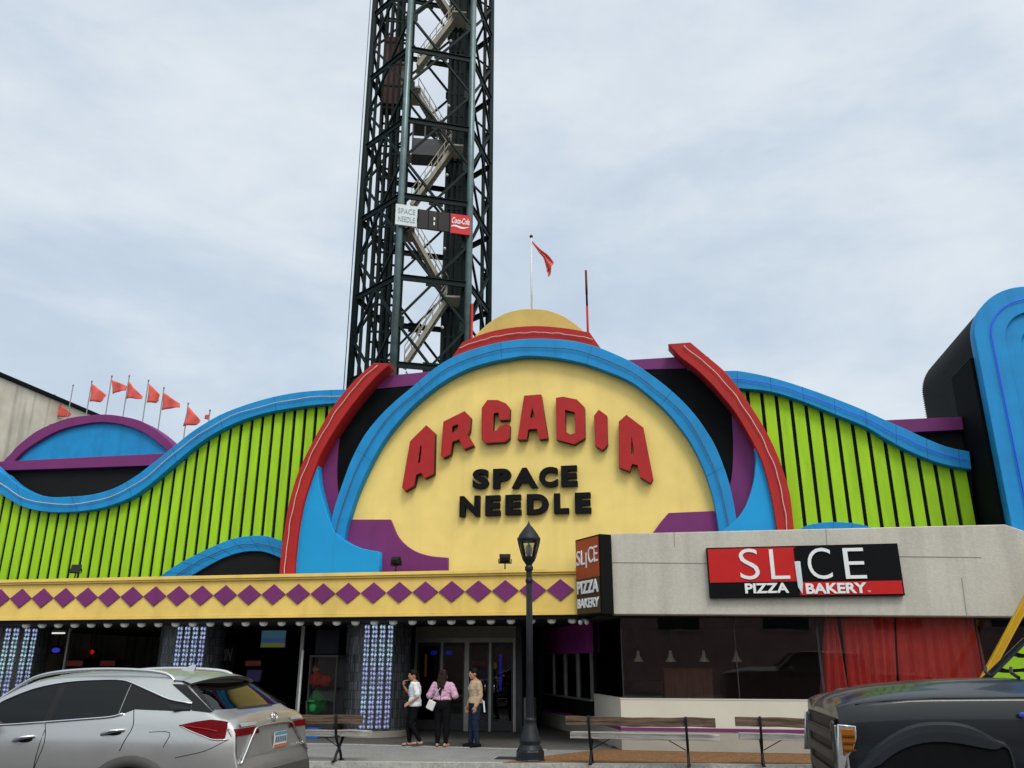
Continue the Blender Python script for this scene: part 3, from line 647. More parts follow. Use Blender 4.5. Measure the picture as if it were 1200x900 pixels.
# drapes
CURT = M('red_drape', (.93, .11, .085), .75, var=.12, scale=1.5)
CURT.node_tree.nodes['Principled BSDF'].inputs['Sheen Weight'].default_value = .4
for i, (l0, l1, r0, r1, nf, lb) in enumerate([((966, 722), (959, 832), (978, 722), (998, 832), 3, 'narrow red drape flaring at the hem at the left end of the drapes'), ((984, 722), (997, 832), (1046, 722), (1052, 832), 6, 'wide red drape with many folds, between the narrow and the plain one'), ((1048, 722), (1054, 832), (1140, 722), (1166, 832), 6.5, 'widest red drape with a slanting edge behind the truck hood')]):
    rows = []; rnd = random.Random(i+3); ph = [rnd.uniform(0, 6) for _ in range(6)]
    for a in range(24):
        t = a/23; row = []
        xa, za = PY(l0[0]+(l1[0]-l0[0])*t, l0[1]+(l1[1]-l0[1])*t, 19.55); xb, zb = PY(r0[0]+(r1[0]-r0[0])*t, r0[1]+(r1[1]-r0[1])*t, 19.55)
        for b in range(100):
            u = b/99; fold = (.05+.03*t)*(math.sin(nf*2*PI*u+ph[0]+1.2*math.sin(2*u+ph[1])+.6*t)+.25*math.sin(nf*3.3*PI*u+ph[2]+t)) + .03*math.sin(3*t+5*u)
            row.append((xa+(xb-xa)*u, 19.42+fold, za))
        rows.append(row)
    o = MB().grid(rows).build('drape', CURT, None, solid=.006); tag(o, lb, 'curtain', 'red drapes in the bakery window')
# pendants
pl = thing('pendant_lamp', 'x', 'lamp', (0, 0, 0), 0, 'pendant lamps inside the bakery')
PM = M('pendant_cream', (.6, .55, .42), .5)
MB().lathe([(.015, .26), (.03, .25), (.05, .12), (.13, .0), (.12, .0), (.045, .11), (.0, .2)], n=18).build('lamp_shade', PM, pl, False)
MB().tube([(0, 0, .26), (0, 0, .74)], .006, 5).build('cord', BLKT, pl, False)
for i, (px, lb) in enumerate([(748, 'first pendant lamp in the bakery, nearest the corner post'), (786, 'second pendant lamp from the corner post, above the counter'), (825, 'third pendant lamp, above the wooden counter'), (863, 'fourth pendant lamp from the corner post, deepest in the row')]):
    p = pl if i == 0 else copy_tree(pl); X = PY(px, 772, 20.9)[0]; p.location = (X, 20.9, 1.79); p['label'] = lb
ct = thing('counter', 'brown wooden counter inside the bakery window', 'counter', (1.0, 21.6, 0))
xa, xb = PY(779, 800, 21.6)[0], PY(835, 800, 21.6)[0]
CW = M('counter_wood', (.20, .085, .05), .6, var=.35, scale=2, grain=(8, 8, .8))
MB().box(xa, xb, 21.4, 22.1, .032, 1.60).build('front_panel', CW, ct); MB().box(xa-.03, xb+.03, 21.36, 22.14, 1.602, 1.64).build('top', CW, ct)
dk = thing('display_counter', 'long low grey display counter inside the bakery, left of the wooden one', 'counter', (xa-.8, 22, 0))
MB().box(xa-1.6, xa-.05, 21.5, 22.2, .032, 1.0).build('body', M('display_grey', (.12, .12, .15), .4), dk, bevel=.02); MB().box(xa-1.6, xa-.05, 21.55, 22.2, 1.002, 1.35).build('glass_case', DGLASS, dk)

# wall sign of the bakery
SX0, SX1, SZ0, SZ1, SY = .66, 4.60, 3.06, 4.135, 18.36
def q_(x, y): return PY(x, y, SY)
WS = thing('wall_sign', 'wide red and black bakery sign with a knife standing in for a letter', 'sign', (2.6, 18.4, 3.6))
a0, a1 = q_(827.7, 641)[0], q_(1056.5, 668)[0]; zt = q_(940, 639.2)[1]; zb = q_(940, 699.2)[1]
a0 = q_(829.3, 668)[0]
MB().box(a0, a1, SY+.012, SY+.135, zb, zt).build('sign_case', SIGNB, WS, bevel=.006)
xm = q_(934.5, 668)[0]; zm = q_(930, 681.2)[1]
MB().box(a0+.03, xm, SY, SY+.010, zm, zt-.03).build('red_panel', SIGNR, WS)
MB().box(xm+.0, a1-.03, SY, SY+.010, zb+.03, zm-.02).build('red_panel', SIGNR, WS)
def sign_text(n, s, px0, px1, py0, py1, bold, Y=SY-.02, parent=WS, mat=SIGNW, th=.03):
    pm = (py0+py1)/2; return text_fit(n, s, PY(px0, pm, Y)[0], PY(px1, pm, Y)[0], PY((px0+px1)/2, py1, Y)[1], PY((px0+px1)/2, py0, Y)[1], Y, th, mat, parent, bold)
sign_text('letter', 'S', 866.5, 889.5, 643, 679, -.008); sign_text('letter', 'L', 902.5, 924.5, 643.5, 678.5, -.008)
sign_text('letter', 'C', 946.6, 974.4, 642, 678.6, -.008); sign_text('letter', 'E', 989.3, 1014, 642, 678, -.008)
sign_text('lettering', 'PIZZA', 873, 924.6, 683.2, 695, .035, th=.024); sign_text('lettering', 'BAKERY', 944.4, 1016, 683, 695.4, .035, th=.024); sign_text('lettering', 'TM', 1016.8, 1020.5, 692, 694, .0, th=.022)
kx, kz0, kz1, kz2 = q_(935.4, 668)[0], q_(935, 697)[1], q_(935, 658)[1], q_(935, 642)[1]
bl = front(curve_mesh([[(kx-.06, kz1), (kx+.055, kz1), (kx+.06, kz0+.22), (kx+.03, kz0), (kx-.045, kz0+.16)]], .03, .004), SY-.03, .03)
link('knife_blade', bl, M('blade_silver', (.62, .66, .70), .3, metal=.4), WS)
MB().box(kx-.045, kx+.04, SY-.03, SY-.002, kz1+.003, kz2).build('knife_handle', SIGNB, WS, bevel=.008)
# blade sign on the corner
Nn = Vector((PY(704, 670, 18.2)[0], 18.2)); Ff = Vector((PY(675, 670, 19.1)[0], 19.1))
u = (Nn-Ff); UW = u.length; u.normalize(); nf = Vector((u.y, -u.x)); nf = nf if nf.dot(-Nn) > 0 else -nf
z1 = PY(704, 625.5, 18.2)[1]; z0 = PY(704, 719.5, 18.2)[1]
BS = thing('projecting_sign', 'upright box sign in orange red and brown on the corner of the bakery', 'sign', (Nn.x, Nn.y, z0))
O = Vector((Ff.x, Ff.y, z0)); U3 = Vector((u.x, u.y, 0)); N3 = Vector((nf.x, nf.y, 0)); HH = z1-z0
def face_m(off): return Matrix(((U3.x, 0, N3.x, O.x+N3.x*off), (U3.y, 0, N3.y, O.y+N3.y*off), (0, 1, 0, O.z), (0, 0, 0, 1)))
def fbox(name, u0, u1, v0, v1, t0, t1, mat, bevel=0):
    me = MB().box(u0, u1, v0, v1, t0, t1).mesh(name); me.transform(face_m(0)); o = link(name, me, mat, BS)
    if bevel: md = o.modifiers.new('bevel', 'BEVEL'); md.width = bevel; md.limit_method = 'ANGLE'
    return o
fbox('sign_case', 0, UW, 0, HH, -.30, 0, SIGNB, .008)
fbox('upper_panel', .03, UW-.05, HH*.47, HH-.04, .003, .014, M('sign_orange_red', (.36, .055, .02), .4))
fbox('lower_panel', .03, UW-.05, .04, HH*.47-.004, .003, .012, M('sign_brown', (.045, .033, .018), .4))
def ftext(s, u0, u1, v0, v1, bold, mat=SIGNW):
    me = text_mesh(s, .02, bold); me.transform(Matrix.Diagonal(((u1-u0)*UW, (v1-v0)*HH, 1, 1))); me.transform(Matrix.Translation((u0*UW, v0*HH, .026))); me.transform(face_m(0)); link('lettering', me, mat, BS)
ftext('SL', .08, .42, .645, .84, .0); ftext('CE', .56, .92, .655, .86, .0)
fbox('knife_blade', UW*.455, UW*.49, HH*.60, HH*.80, .016, .03, SIGNW)
ftext('PIZZA', .08, .93, .275, .44, .03); ftext('BAKERY', .08, .93, .095, .215, .03)

# ================================================================== BLUE ROUNDED TOWER BLOCK AT THE RIGHT END
PYL = thing('rounded_blue_block', 'tall blue rounded panel with black ribbed sides at the end of the arcade', 'building', (9.4, 18.6, 0))
def rrect(x0, x1, z0, z1, r, n=14, rib=0, pitch=.11):
    pts = [(x0, z0), (x0, z1-r)]
    pts += [(x0+r-r*math.cos(PI/2*k/n), z1-r+r*math.sin(PI/2*k/n)) for k in range(1, n+1)]
    pts += [(x1-r+r*math.sin(PI/2*k/n), z1-r+r*math.cos(PI/2*k/n)) for k in range(0, n+1)]
    pts += [(x1, z0)]
    return pts
PX0, PX1, PZ1 = 6.86, 12.6, 9.76
def ring(name, o_, i_, Y, th, mat, lab=None):
    me = front(curve_mesh([o_+i_[::-1]], th, .015), Y, th); return link(name, me, mat, PYL)
o1 = rrect(PX0, PX1, 3.0, PZ1, 1.15); i1 = rrect(PX0+.62, PX1-.62, 3.0, PZ1-.62, .62)
R1 = ring('outer_frame', o1, i1, 18.6, .3, BLU)
i2 = rrect(PX0+.95, PX1-.95, 3.0, PZ1-.95, .4)
ring('inner_frame', rrect(PX0+.60, PX1-.60, 3.0, PZ1-.60, .62), i2, 18.68, .25, BLU)
link('centre_panel', front(curve_mesh([rrect(PX0+.93, PX1-.93, 3.0, PZ1-.93, .4)], .1, 0), 18.80, .1), BLU2, PYL)
MB().tube([(x, 18.56, z) for x, z in rrect(PX0+.33, PX1-.33, 3.0, PZ1-.33, .85)], .012, 6).build('neon_tube', NEONB, R1)
ribs = resample([(x, z) for x, z in rrect(PX0+.03, PX1-.03, 3.0, PZ1-.04, 1.12)], 1200)
rows = []
for Y in (18.9, 22.9):
    row = []
    for k, (x, z) in enumerate(ribs):
        a = Vector(ribs[max(k-1, 0)]); b = Vector(ribs[min(k+1, 1199)]); d = (b-a).normalized(); n = Vector((-d.y, d.x)); w_ = .020*(1 if k % 4 in (0, 1) else -1)
        row.append((x+n.x*w_, Y, z+n.y*w_))
    rows.append(row)
RIBM = M('ribbed_black_metal', (.022, .020, .020), .45, metal=.2, var=.25)
mb = MB().grid(rows, False); mb.add(rows[1], [list(range(1200))], False); mb.build('ribbed_cladding', RIBM, PYL)
MB().box(PX0-.06, PX0+.02, 18.92, 20.3, 3.0, 8.25).build('side_panel', BLK, PYL)

# ================================================================== OLD BUILDING AT THE LEFT
OB = thing('old_concrete_building', 'plain stained concrete side wall with dark coping behind the arcade roof', 'building', (-30, 35, 0))
MB().box(-60, -21, 21.3, 60, 0, 10.5).build('wall', OLDC, OB)
MB().box(-60.1, -20.9, 21.2, 60.1, 10.504, 10.62).build('coping', BLKT, OB)
# across the street (behind the camera): mirrored in the bakery window
BB = thing('brick_building', 'brown brick building across the street, mirrored in the bakery glass', 'building', (0, -14, 0))
MB().box(-30, 30, -24, -12.2, .04, 5.4).build('wall', M('brown_brick', (.42, .27, .25), .85, var=.25, scale=2.5, bump=.3, bscale=18), BB)
MB().box(-30.1, 30.1, -24.1, -12.0, 5.404, 5.7).build('cornice', KERB, BB)
for k in range(9):
    X = -24+k*6; wn = MB().box(X-1.2, X+1.2, -12.24, -12.17, 3.5, 4.9).build('window', M('far_window', (.03, .035, .04), .1), BB); MB().box(X-1.3, X+1.3, -12.3, -12.1, 3.4, 3.496).build('sill', KERB, wn)

# ================================================================== FLAGS AND MASTS ON THE ROOF
POLE = M('pole_grey', (.22, .21, .20), .5, metal=.3)
def pennant(pt, pb, tri, Y, label, mat=FLAGR):
    X, zt = PY(pt[0], pt[1], Y)
    t = thing('pennant', label, 'flag', (X, Y, 5.4), 0, 'red pennants on the arcade roof')
    MB().tube([(X, Y, 5.4), (X, Y, zt)], .018, 6).build('flagpole', POLE, t)
    MB().ell((X, Y, zt+.03), (.03, .03, .04), 8, 6).build('finial', POLE, t)
    if tri:
        P = [PY(a, b, Y) for a, b in tri]; rows = []; top, bot = P[0], P[1]; tips = P[2:]; tip = tips[0]; tipb = tips[-1]
        for k in range(13):
            u = k/12; a = Vector(top).lerp(Vector(tip), u); b = Vector(bot).lerp(Vector(tipb), u); row = []
            for j in range(7):
                q = a.lerp(b, j/6); row.append((q.x, Y-.02+.10*u*math.sin(5*u+X*3)+.03*math.sin(9*u+j*.4), q.y))
            rows.append(row)
        MB().grid(rows).build('cloth', mat, t, solid=.008)
pennant((58, 487), 0, [(58, 489), (54, 500), (62, 498), (61, 499)], 24, 'small red pennant low on its pole, mostly hidden by the purple rim')
pennant((64, 464), 0, [(63.6, 467.6), (60, 488.6), (86, 486.5), (86, 488)], 24.2, 'red pennant against the old concrete wall')
t = thing('bare_pole', 'bare grey pole without a flag before the dark coping', 'pole', (PY(85.6, 452.6, 24.2)[0], 24.2, 5.4)); X, zt = PY(85.6, 452.6, 24.2)
MB().tube([(X, 24.2, 5.4), (X, 24.2, zt)], .018, 6).build('shaft', POLE, t); MB().ell((X, 24.2, zt+.03), (.03, .03, .04), 8, 6).build('finial', POLE, t)
for pt, tri, lb in [((107.6, 448), [(108, 449.6), (105, 470.6), (127, 464.5), (123.5, 471)], 'red pennant on the first pole against open sky, counting from the concrete wall'),
    ((131, 442), [(131, 445), (132, 461.6), (149, 452.5), (148, 458)], 'red pennant waving short and high, touching the pole beside it'),
    ((151.4, 441.6), [(151.4, 447), (148, 467.4), (166, 464.5), (166, 467)], 'red pennant on the tallest pole over the middle of the blue lunette'),
    ((174, 447), [(175, 450), (172, 472), (189.6, 464), (189, 471.6)], 'red pennant with a blunt edge just touching the next pole'),
    ((192, 455.6), [(192, 460), (189.6, 480.6), (211, 473), (211.6, 478)], 'red pennant flying straightest above the right shoulder of the lunette'),
    ((220.4, 474), [(220.4, 476), (214.4, 499.6), (237, 494.5), (237, 496.5)], 'red pennant nearest the blue wave where it climbs'),
    ((246, 482), [(246, 484), (243.5, 492), (240, 490), (240, 491)], 'furled faded pennant peeping over the blue wave')]:
    pennant(pt, 0, tri, 23.2 if pt[0] < 200 else 22.6, lb)
# big flag on the dome
X, zt = PY(622.5, 279, 20.35); zb = PY(620, 364, 20.35)[1]
FT = thing('flagpole', 'white flagpole with a drooping red and white flag on top of the yellow dome', 'flag', (X, 20.35, zb-.6))
MB().tube([(X, 20.35, zb-.6), (X, 20.35, zt)], .028, 8).build('pole', M('pole_white', (.62, .63, .64), .4), FT)
MB().ell((X, 20.35, zt+.05), (.05, .05, .05), 10, 8).build('finial', IRON, FT)
fl = MB(); fl.cur = 0
top = [PY(x, y, 20.35) for x, y in cr([(623.6, 283), (634, 293), (642, 300), (649, 307)], 4)]
bot = [PY(x, y, 20.35) for x, y in cr([(623.6, 285), (632, 297), (637.5, 304), (643.4, 327)], 4)]
rows = []
for i in range(len(top)):
    a, b = Vector(top[i]), Vector(bot[i]); t_ = i/(len(top)-1)
    rows.append([(a.lerp(b, j/9).x, 20.35-.05+.07*math.sin(j*1.1+i*.6)*t_, a.lerp(b, j/9).y) for j in range(10)])
for i in range(len(rows)-1):
    fl.add(rows[i]+rows[i+1], [(j, j+1, 11+j, 10+j) for j in range(9)], True)
    for j in range(9): fl.mi[-9+j] = 1 if 3 <= j <= 4 and i > 2 else 0
fl.build('cloth', [FLAGR, M('flag_white', (.62, .55, .55), .8)], FT, solid=.006)
X2, zt2 = PY(686.6, 317, 20.3); zb2 = PY(690.3, 389, 20.3)[1]
AN = thing('mast', 'thin red and black mast beside the yellow dome', 'mast', (X2, 20.3, zb2-.5))
MB().tube([(X2, 20.3, zb2-.5), (X2, 20.3, zb2+.75)], .030, 8).build('lower_section', RED, AN); MB().tube([(X2, 20.3, zb2+.751), (X2, 20.3, zb2+1.1)], .028, 8).build('middle_section', BLKT, AN); MB().tube([(X2, 20.3, zb2+1.101), (X2, 20.3, zt2)], .032, 8).build('upper_section', M('mast_red', (.14, .02, .025), .5), AN)

# ================================================================== FLOODLIGHTS ON THE CANOPY
fd = thing('floodlight', 'x', 'floodlight', (0, 0, 0), 0, 'floodlights on the canopy')
mb = MB(); mb.box(-.10, .10, -.02, .10, .015, .03); mb.tube([(0, 0.03, .03), (0, .03, .20)], .016, 6); mb.bar((-.15, .03, .20), (.15, .03, .20), .02); mb.bar((-.15, .03, .20), (-.15, .03, .30), .02); mb.bar((.15, .03, .20), (.15, .03, .30), .02); mb.build('bracket', IRON, fd, False)
mb = MB(); vs = [(-.08, .12, .25), (.08, .12, .25), (.08, .15, .33), (-.08, .15, .33), (-.135, -.05, .20), (.135, -.05, .20), (.135, .03, .42), (-.135, .03, .42)]
mb.add(vs, [(0, 1, 2, 3), (4, 7, 6, 5), (0, 4, 5, 1), (1, 5, 6, 2), (2, 6, 7, 3), (3, 7, 4, 0)], False); mb.build('lamp_head', IRON, fd, False, bevel=.008)
for i, (px, py, lb) in enumerate([(85.5, 672, 'black floodlight standing on the canopy before the lime boards'), (463.5, 668, 'black floodlight on the canopy before the purple foot of the arch'), (591, 667, 'black floodlight on the canopy below the word NEEDLE')]):
    o = fd if i == 0 else copy_tree(fd); X = PY(px, py, 19.35)[0]; o.location = (X, 19.42, 3.803); o['label'] = lb; o.rotation_euler.z = (.15, PI-.3, PI+.25)[i]

# ================================================================== SPACE TOWER
TC = Vector((-13.26, 41.52)); TR = 3.85
TW = thing('lattice_tower', 'tall dark green steel lattice tower with inner stairs behind the arch', 'tower', (TC.x, TC.y, 0))
HV = [TC+Vector((math.cos(math.radians(a)), math.sin(math.radians(a))))*TR for a in (266, 326, 26, 86, 146, 206)]
LV = 4.95; ZS = [36-LV*5+LV*k for k in range(10)]          # girt levels 11.25 ...
for i, q in enumerate(HV):
    d = (q-TC).normalized()
    MB().tube([(q.x, q.y, 0), (q.x, q.y, 58)], .19, 12).build('leg', GALV if i in (0, 1) else STEEL, TW)
    e = q-d*.42
    MB().bar((e.x, e.y, 0), (e.x, e.y, 58), .22, .18, up=(d.x, d.y, 0)).build('inner_post', STEEL, TW)
for k, z in enumerate(ZS):
    for i in range(6):
        a, b = HV[i], HV[(i+1) % 6]; m = (a+b)/2
        g = MB(); g.bar((a.x, a.y, z), (b.x, b.y, z), .10, .25); g.bar((a.x, a.y, z+.17), (b.x, b.y, z+.17), .26, .03); g.build('girt', STEEL, TW)
        if k < len(ZS)-1:
            zm = z+LV/2; x = MB(); w_ = .125
            for e, f_ in ((a, 1), (b, 1)):
                x.bar((m.x, m.y, z+.1), (e.x, e.y, zm), w_, w_); x.bar((m.x, m.y, z+LV-.1), (e.x, e.y, zm), w_, w_)
            for e in (a, b):
                d = (m-e).normalized(); x.bar((e.x+d.x*.1, e.y+d.y*.1, zm), (e.x+d.x*.45, e.y+d.y*.45, zm), .06, .55)
            d = (b-a).normalized(); x.bar((m.x-d.x*.4, m.y-d.y*.4, z), (m.x+d.x*.4, m.y+d.y*.4, z), .05, .6)
            x.build('cross_brace', STEEL, TW)
vw = Vector((TC.x, TC.y)).normalized(); rt = Vector((vw.y, -vw.x))
def tl(lat, dep): return TC+rt*lat+vw*dep
SHM = M('shaft_panel', (.012, .020, .022), .5, var=.4, scale=.8)
def shaft(lat, dep, w_, d_, solid):
    t = MB()
    for a in (-1, -.5, 0, .5, 1):
        for b in (-1, 1):
            q = tl(lat+a*w_/2, dep+b*d_/2); t.bar((q.x, q.y, 5), (q.x, q.y, 58), .14, .12, up=(vw.x, vw.y, 0))
    for b in (-.4, .3):
        for a in (-1, 1):
            q = tl(lat+a*w_/2, dep+b*d_/2); t.bar((q.x, q.y, 5), (q.x, q.y, 58), .11, .16, up=(vw.x, vw.y, 0))
    z = 6
    while z < 57:
        for (a, b, c, d) in ((-1, -1, 1, -1), (-1, 1, 1, 1), (-1, -1, -1, 1), (1, -1, 1, 1)):
            p, q = tl(lat+a*w_/2, dep+b*d_/2), tl(lat+c*w_/2, dep+d*d_/2); t.bar((p.x, p.y, z), (q.x, q.y, z), .08, .12)
        z += LV/3
    o = t.build('elevator_shaft', STEEL, TW)
    if solid:
        s = MB()
        for (a, c) in solid:
            p, q = tl(lat+a*w_/2, dep+.2), tl(lat+c*w_/2, dep+.2); s.bar((p.x, p.y, 31.5), (q.x, q.y, 31.5), .05, 53)
        s.build('shaft_panel', SHM, o)
shaft(1.75, .6, 1.25, 1.7, [(-.95, -.1), (.1, .9)])
shaft(-2.35, .2, 1.35, 1.6, None)
# stairs: one straight flight per level, alternately to the right and to the left
for k in range(0, 11):
    z0 = ZS[0]+LV*k-4.0; s = 1 if k % 2 == 0 else -1; dep = -.75 if s > 0 else .55
    A, B = tl(.22-1.15*s, dep), tl(.22+1.05*s, dep); f = MB()
    for o_ in (-.42, .42):
        a, b = A+vw*o_, B+vw*o_; f.bar((a.x, a.y, z0), (b.x, b.y, z0+LV-1.0), .06, .22)
    for j in range(15):
        t = (j+.5)/15; q = A.lerp(B, t); a, b = q-vw*.4, q+vw*.4; zz = z0+(LV-1.0)*t; f.bar((a.x, a.y, zz), (b.x, b.y, zz), .26, .045)
    q = B+rt*s*.3; zz = z0+LV-1.0; a, b = q-vw*.9, q+vw*.9; f.bar((a.x, a.y, zz), (b.x, b.y, zz), .9, .10)
    fo = f.build('stair_flight', STAIR, TW); r = MB()
    for o_ in (-.44, .44):
        for hh in (.55, 1.05):
            a, b = A+vw*o_, B+vw*o_; r.bar((a.x, a.y, z0+hh), (b.x, b.y, z0+LV-1.0+hh), .045)
        for j in range(7):
            q = A.lerp(B, j/6)+vw*o_; zz = z0+(LV-1.0)*j/6; r.bar((q.x, q.y, zz), (q.x, q.y, zz+1.05), .035)
    r.build('railing', STAIR, fo)
# thin conduits outside the left corner
q = HV[5]+Vector((-.28, -.15)); MB().tube([(q.x, q.y, 4), (q.x, q.y, 58)], .025, 6).build('conduit', GALV, TW)
q = HV[1]+Vector((.25, -.1)); MB().tube([(q.x, q.y, 4), (q.x, q.y, 20)], .07, 6).build('red_pipe', RED, TW)
for k in range(6):
    q = tl(1.1, -.7); MB().ell((q.x, q.y, ZS[0]+3.4+k*LV), (.10, .10, .09), 10, 6).build('lamp', WHITE, TW)
def zat(px, py, q): d = ray(px, py); return EYE+math.hypot(q.x, q.y)*d[2]/math.hypot(d[0], d[1])
EL = thing('elevator_car', 'dark red elevator car inside the left corner of the tower', 'elevator', (tl(-2.35, .2).x, tl(-2.35, .2).y, 31))
q = tl(-2.5, 0); zA, zB = zat(455, 128, q), zat(455, 50, q)
me = MB().box(-.5, .5, -.6, .6, zA, zB).mesh('cabin'); me.transform(Matrix.Translation((q.x, q.y, 0)) @ Matrix.Rotation(math.atan2(rt.y, rt.x), 4, 'Z')); link('cabin', me, M('car_red', (.07, .020, .017), .6), EL)
q2 = tl(-1.75, .1); me = MB().box(-.18, .18, -.5, .5, zA+.6, zB-1.7).mesh('side_door'); me.transform(Matrix.Translation((q2.x, q2.y, 0)) @ Matrix.Rotation(math.atan2(rt.y, rt.x), 4, 'Z')); link('side_door', me, STAIR, EL)
EL2 = thing('elevator_car', 'grey elevator cabin with small windows in the middle of the tower', 'elevator', (tl(.1, .8).x, tl(.1, .8).y, 28))
q = tl(.1, 1.0); zA, zB = zat(500, 187, q), zat(500, 168, q); rot = Matrix.Translation((q.x, q.y, 0)) @ Matrix.Rotation(math.atan2(rt.y, rt.x), 4, 'Z')
GREYM = M('cabin_grey', (.075, .08, .09), .5, var=.2)
me = MB().box(-1.2, 1.2, -.5, .7, zA, zB).mesh('lower_body'); me.transform(rot); link('lower_body', me, GREYM, EL2)
mb = MB()
for a in (-1.15, -.4, .35, 1.15): mb.box(a-.05, a+.05, -.5, -.4, zB, zB+1.0)
mb.box(-1.2, 1.2, -.5, .7, zB+1.0, zB+1.12); me = mb.mesh('window_frame'); me.transform(rot); link('window_frame', me, GREYM, EL2)
# sign board on the front face
TSg = thing('tower_sign', 'long sign board on the tower with white, black and red sections', 'sign', (HV[0].x, HV[0].y, 24))
fa, fb = HV[0], HV[1]; fu = (fb-fa).normalized(); fn = Vector((fu.y, -fu.x)); fn = fn if fn.dot(-fa) > 0 else -fn
def FP(px, py, off=.4):
    d = ray(px, py); P0 = fa+fn*off; t = (P0.x*fn.x+P0.y*fn.y)/(d[0]*fn.x+d[1]*fn.y); x, y = d[0]*t, d[1]*t
    return ((Vector((x, y))-P0).dot(fu), EYE+d[2]*t)
def fmat(off): P0 = fa+fn*off; return Matrix(((fu.x, 0, fn.x, P0.x), (fu.y, 0, fn.y, P0.y), (0, 1, 0, 0), (0, 0, 0, 1)))
def fpanel(name, px0, px1, ya, yb, mat, th=.12, off=.4):
    u0, u1 = FP(px0, ya)[0], FP(px1, ya)[0]; um = (px0+px1)/2; z1_ = FP(um, ya)[1]; z0_ = FP(um, yb)[1]
    me = MB().box(u0, u1, z0_, z1_, -th, 0).mesh(name); me.transform(fmat(off)); link(name, me, mat, TSg); return u0, u1, z0_, z1_
def flet(name, s, u0, u1, za, zb, mat, bold=0, shear=0):
    me = text_mesh(s, .02, bold, shear); me.transform(Matrix.Diagonal((u1-u0, zb-za, 1, 1))); me.transform(Matrix.Translation((u0, za, .012))); me.transform(fmat(.4)); link(name, me, mat, TSg)
u0, u1, za, zb = fpanel('white_panel', 464.2, 489.3, 240.3, 264.3, M('panel_white', (.62, .66, .66), .5))
PBL = M('faded_blue_letters', (.28, .40, .48), .6); h = zb-za
flet('lettering', 'SPACE', u0+.12, u1-.1, za+h*.56, za+h*.82, PBL); flet('lettering', 'NEEDLE', u0+.14, u1-.12, za+h*.17, za+h*.42, PBL)
u0, u1, za, zb = fpanel('display_panel', 489.6, 528.3, 247.4, 269.2, M('display_black', (.014, .012, .013), .4)); h = zb-za
dm = MB(); uc = (u0+u1)/2
dm.box(uc-.03, uc+.05, za+h*.5, za+h*.66, 0.004, .02); dm.box(uc-.03, uc+.05, za+h*.24, za+h*.40, .004, .02); me = dm.mesh('display_digit'); me.transform(fmat(.4)); link('display_digit', me, WHITE, TSg)
fm = MB()
for a in (.02, .33, .62, .97): fm.box(u0+(u1-u0)*a-.02, u0+(u1-u0)*a+.02, za, zb, .003, .03)
me = fm.mesh('display_frame'); me.transform(fmat(.4)); link('display_frame', me, BLKT, TSg)
u0, u1, za, zb = fpanel('red_panel', 528.6, 551.3, 251.6, 274.2, M('panel_red', (.55, .02, .03), .4)); h = zb-za
flet('lettering', 'Coca-Cola', u0+.06, u1-.05, za+h*.50, za+h*.82, SIGNW, .02, .35)
wv = []; n = 20
for i in range(n+1):
    t = i/n; wv.append((u0+.02+(u1-u0-.04)*t, za+h*(.30+.13*math.sin(t*5.2+.4)*(1-t)+.12*t)))
wl = [(x, z-h*(.10*math.sin(PI*min(1, .15+i/n*.85)))) for i, (x, z) in enumerate(wv)]
me = curve_mesh([wv+wl[::-1]], .02, 0); me.transform(Matrix.Translation((0, 0, .012))); me.transform(fmat(.4)); link('white_ribbon', me, SIGNW, TSg)
# ================================================================== STREET LAMP AND BENCHES
lx, ly = -2.93, 16.9
LP = thing('street_lamp', 'black cast iron street lamp with an acorn lantern in front of the entrance', 'street lamp', (lx, ly, 0))
def lz(y): return PY(624, y, ly)[1]
B = MB()
B.lathe([(0, .0), (.285, .0), (.285, .02), (.27, .04), (.27, .17), (.25, .20)], n=8, smooth=False)
B.lathe([(.25, .2), (.20, .27), (.19, .30), (.21, .33), (.205, .37), (.185, .42), (.13, .62), (.105, .70), (.115, .715), (.115, .75), (.085, .77)], n=20)
B.build('base', LAMPM, LP, False)
zb_, zt_ = .77, lz(667)
B = MB(); B.lathe([(.078, .76), (.066, zb_+.8), (.052, zt_)], n=16)
for k in range(12):
    a = 2*PI*k/12; B.tube([(.072*math.cos(a), .072*math.sin(a), .78), (.050*math.cos(a), .050*math.sin(a), zt_-.02)], .008, 5)
B.lathe([(.05, lz(684)), (.075, lz(682)), (.075, lz(679)), (.055, lz(677))], n=16)
B.lathe([(.05, lz(670)), (.085, lz(668)), (.085, lz(664.5)), (.055, lz(662))], n=16); B.build('pole', LAMPM, LP, False)
B = MB(); B.lathe([(.055, lz(664)), (.07, lz(661)), (.12, lz(657)), (.145, lz(654)), (.15, lz(652.5))], n=18); B.build('lantern_bowl', LAMPM, LP, False)
B = MB(); B.lathe([(.135, lz(652.4)), (.175, lz(645)), (.215, lz(636)), (.222, lz(633))], n=24); B.build('glass_globe', GLASS('lantern_glass', (.75, .77, .80), 1, 1.7), LP, False)
B = MB()
for k in range(8):
    a = 2*PI*k/8+.2; B.tube([(r*math.cos(a), r*math.sin(a), z) for r, z in ((.142, lz(653)), (.18, lz(645)), (.22, lz(636)), (.228, lz(632)))], .008, 5)
B.lathe([(.228, lz(634.5)), (.242, lz(633)), (.242, lz(630.5)), (.22, lz(629.5))], n=24); B.build('lantern_frame', LAMPM, LP, False)
B = MB(); B.lathe([(.225, lz(630)), (.20, lz(627)), (.15, lz(623)), (.09, lz(618.5)), (.045, lz(615.5)), (.03, lz(614.5)), (.035, lz(613.8)), (.015, lz(613)), (.02, lz(612.2)), (.006, lz(611.5)), (.0, lz(609))], n=24); B.build('lantern_cap', LAMPM, LP, False)
B = MB(); B.ell((0, 0, lz(645)), (.07, .07, .13)); B.build('lamp_bulb', BULB, LP, False)

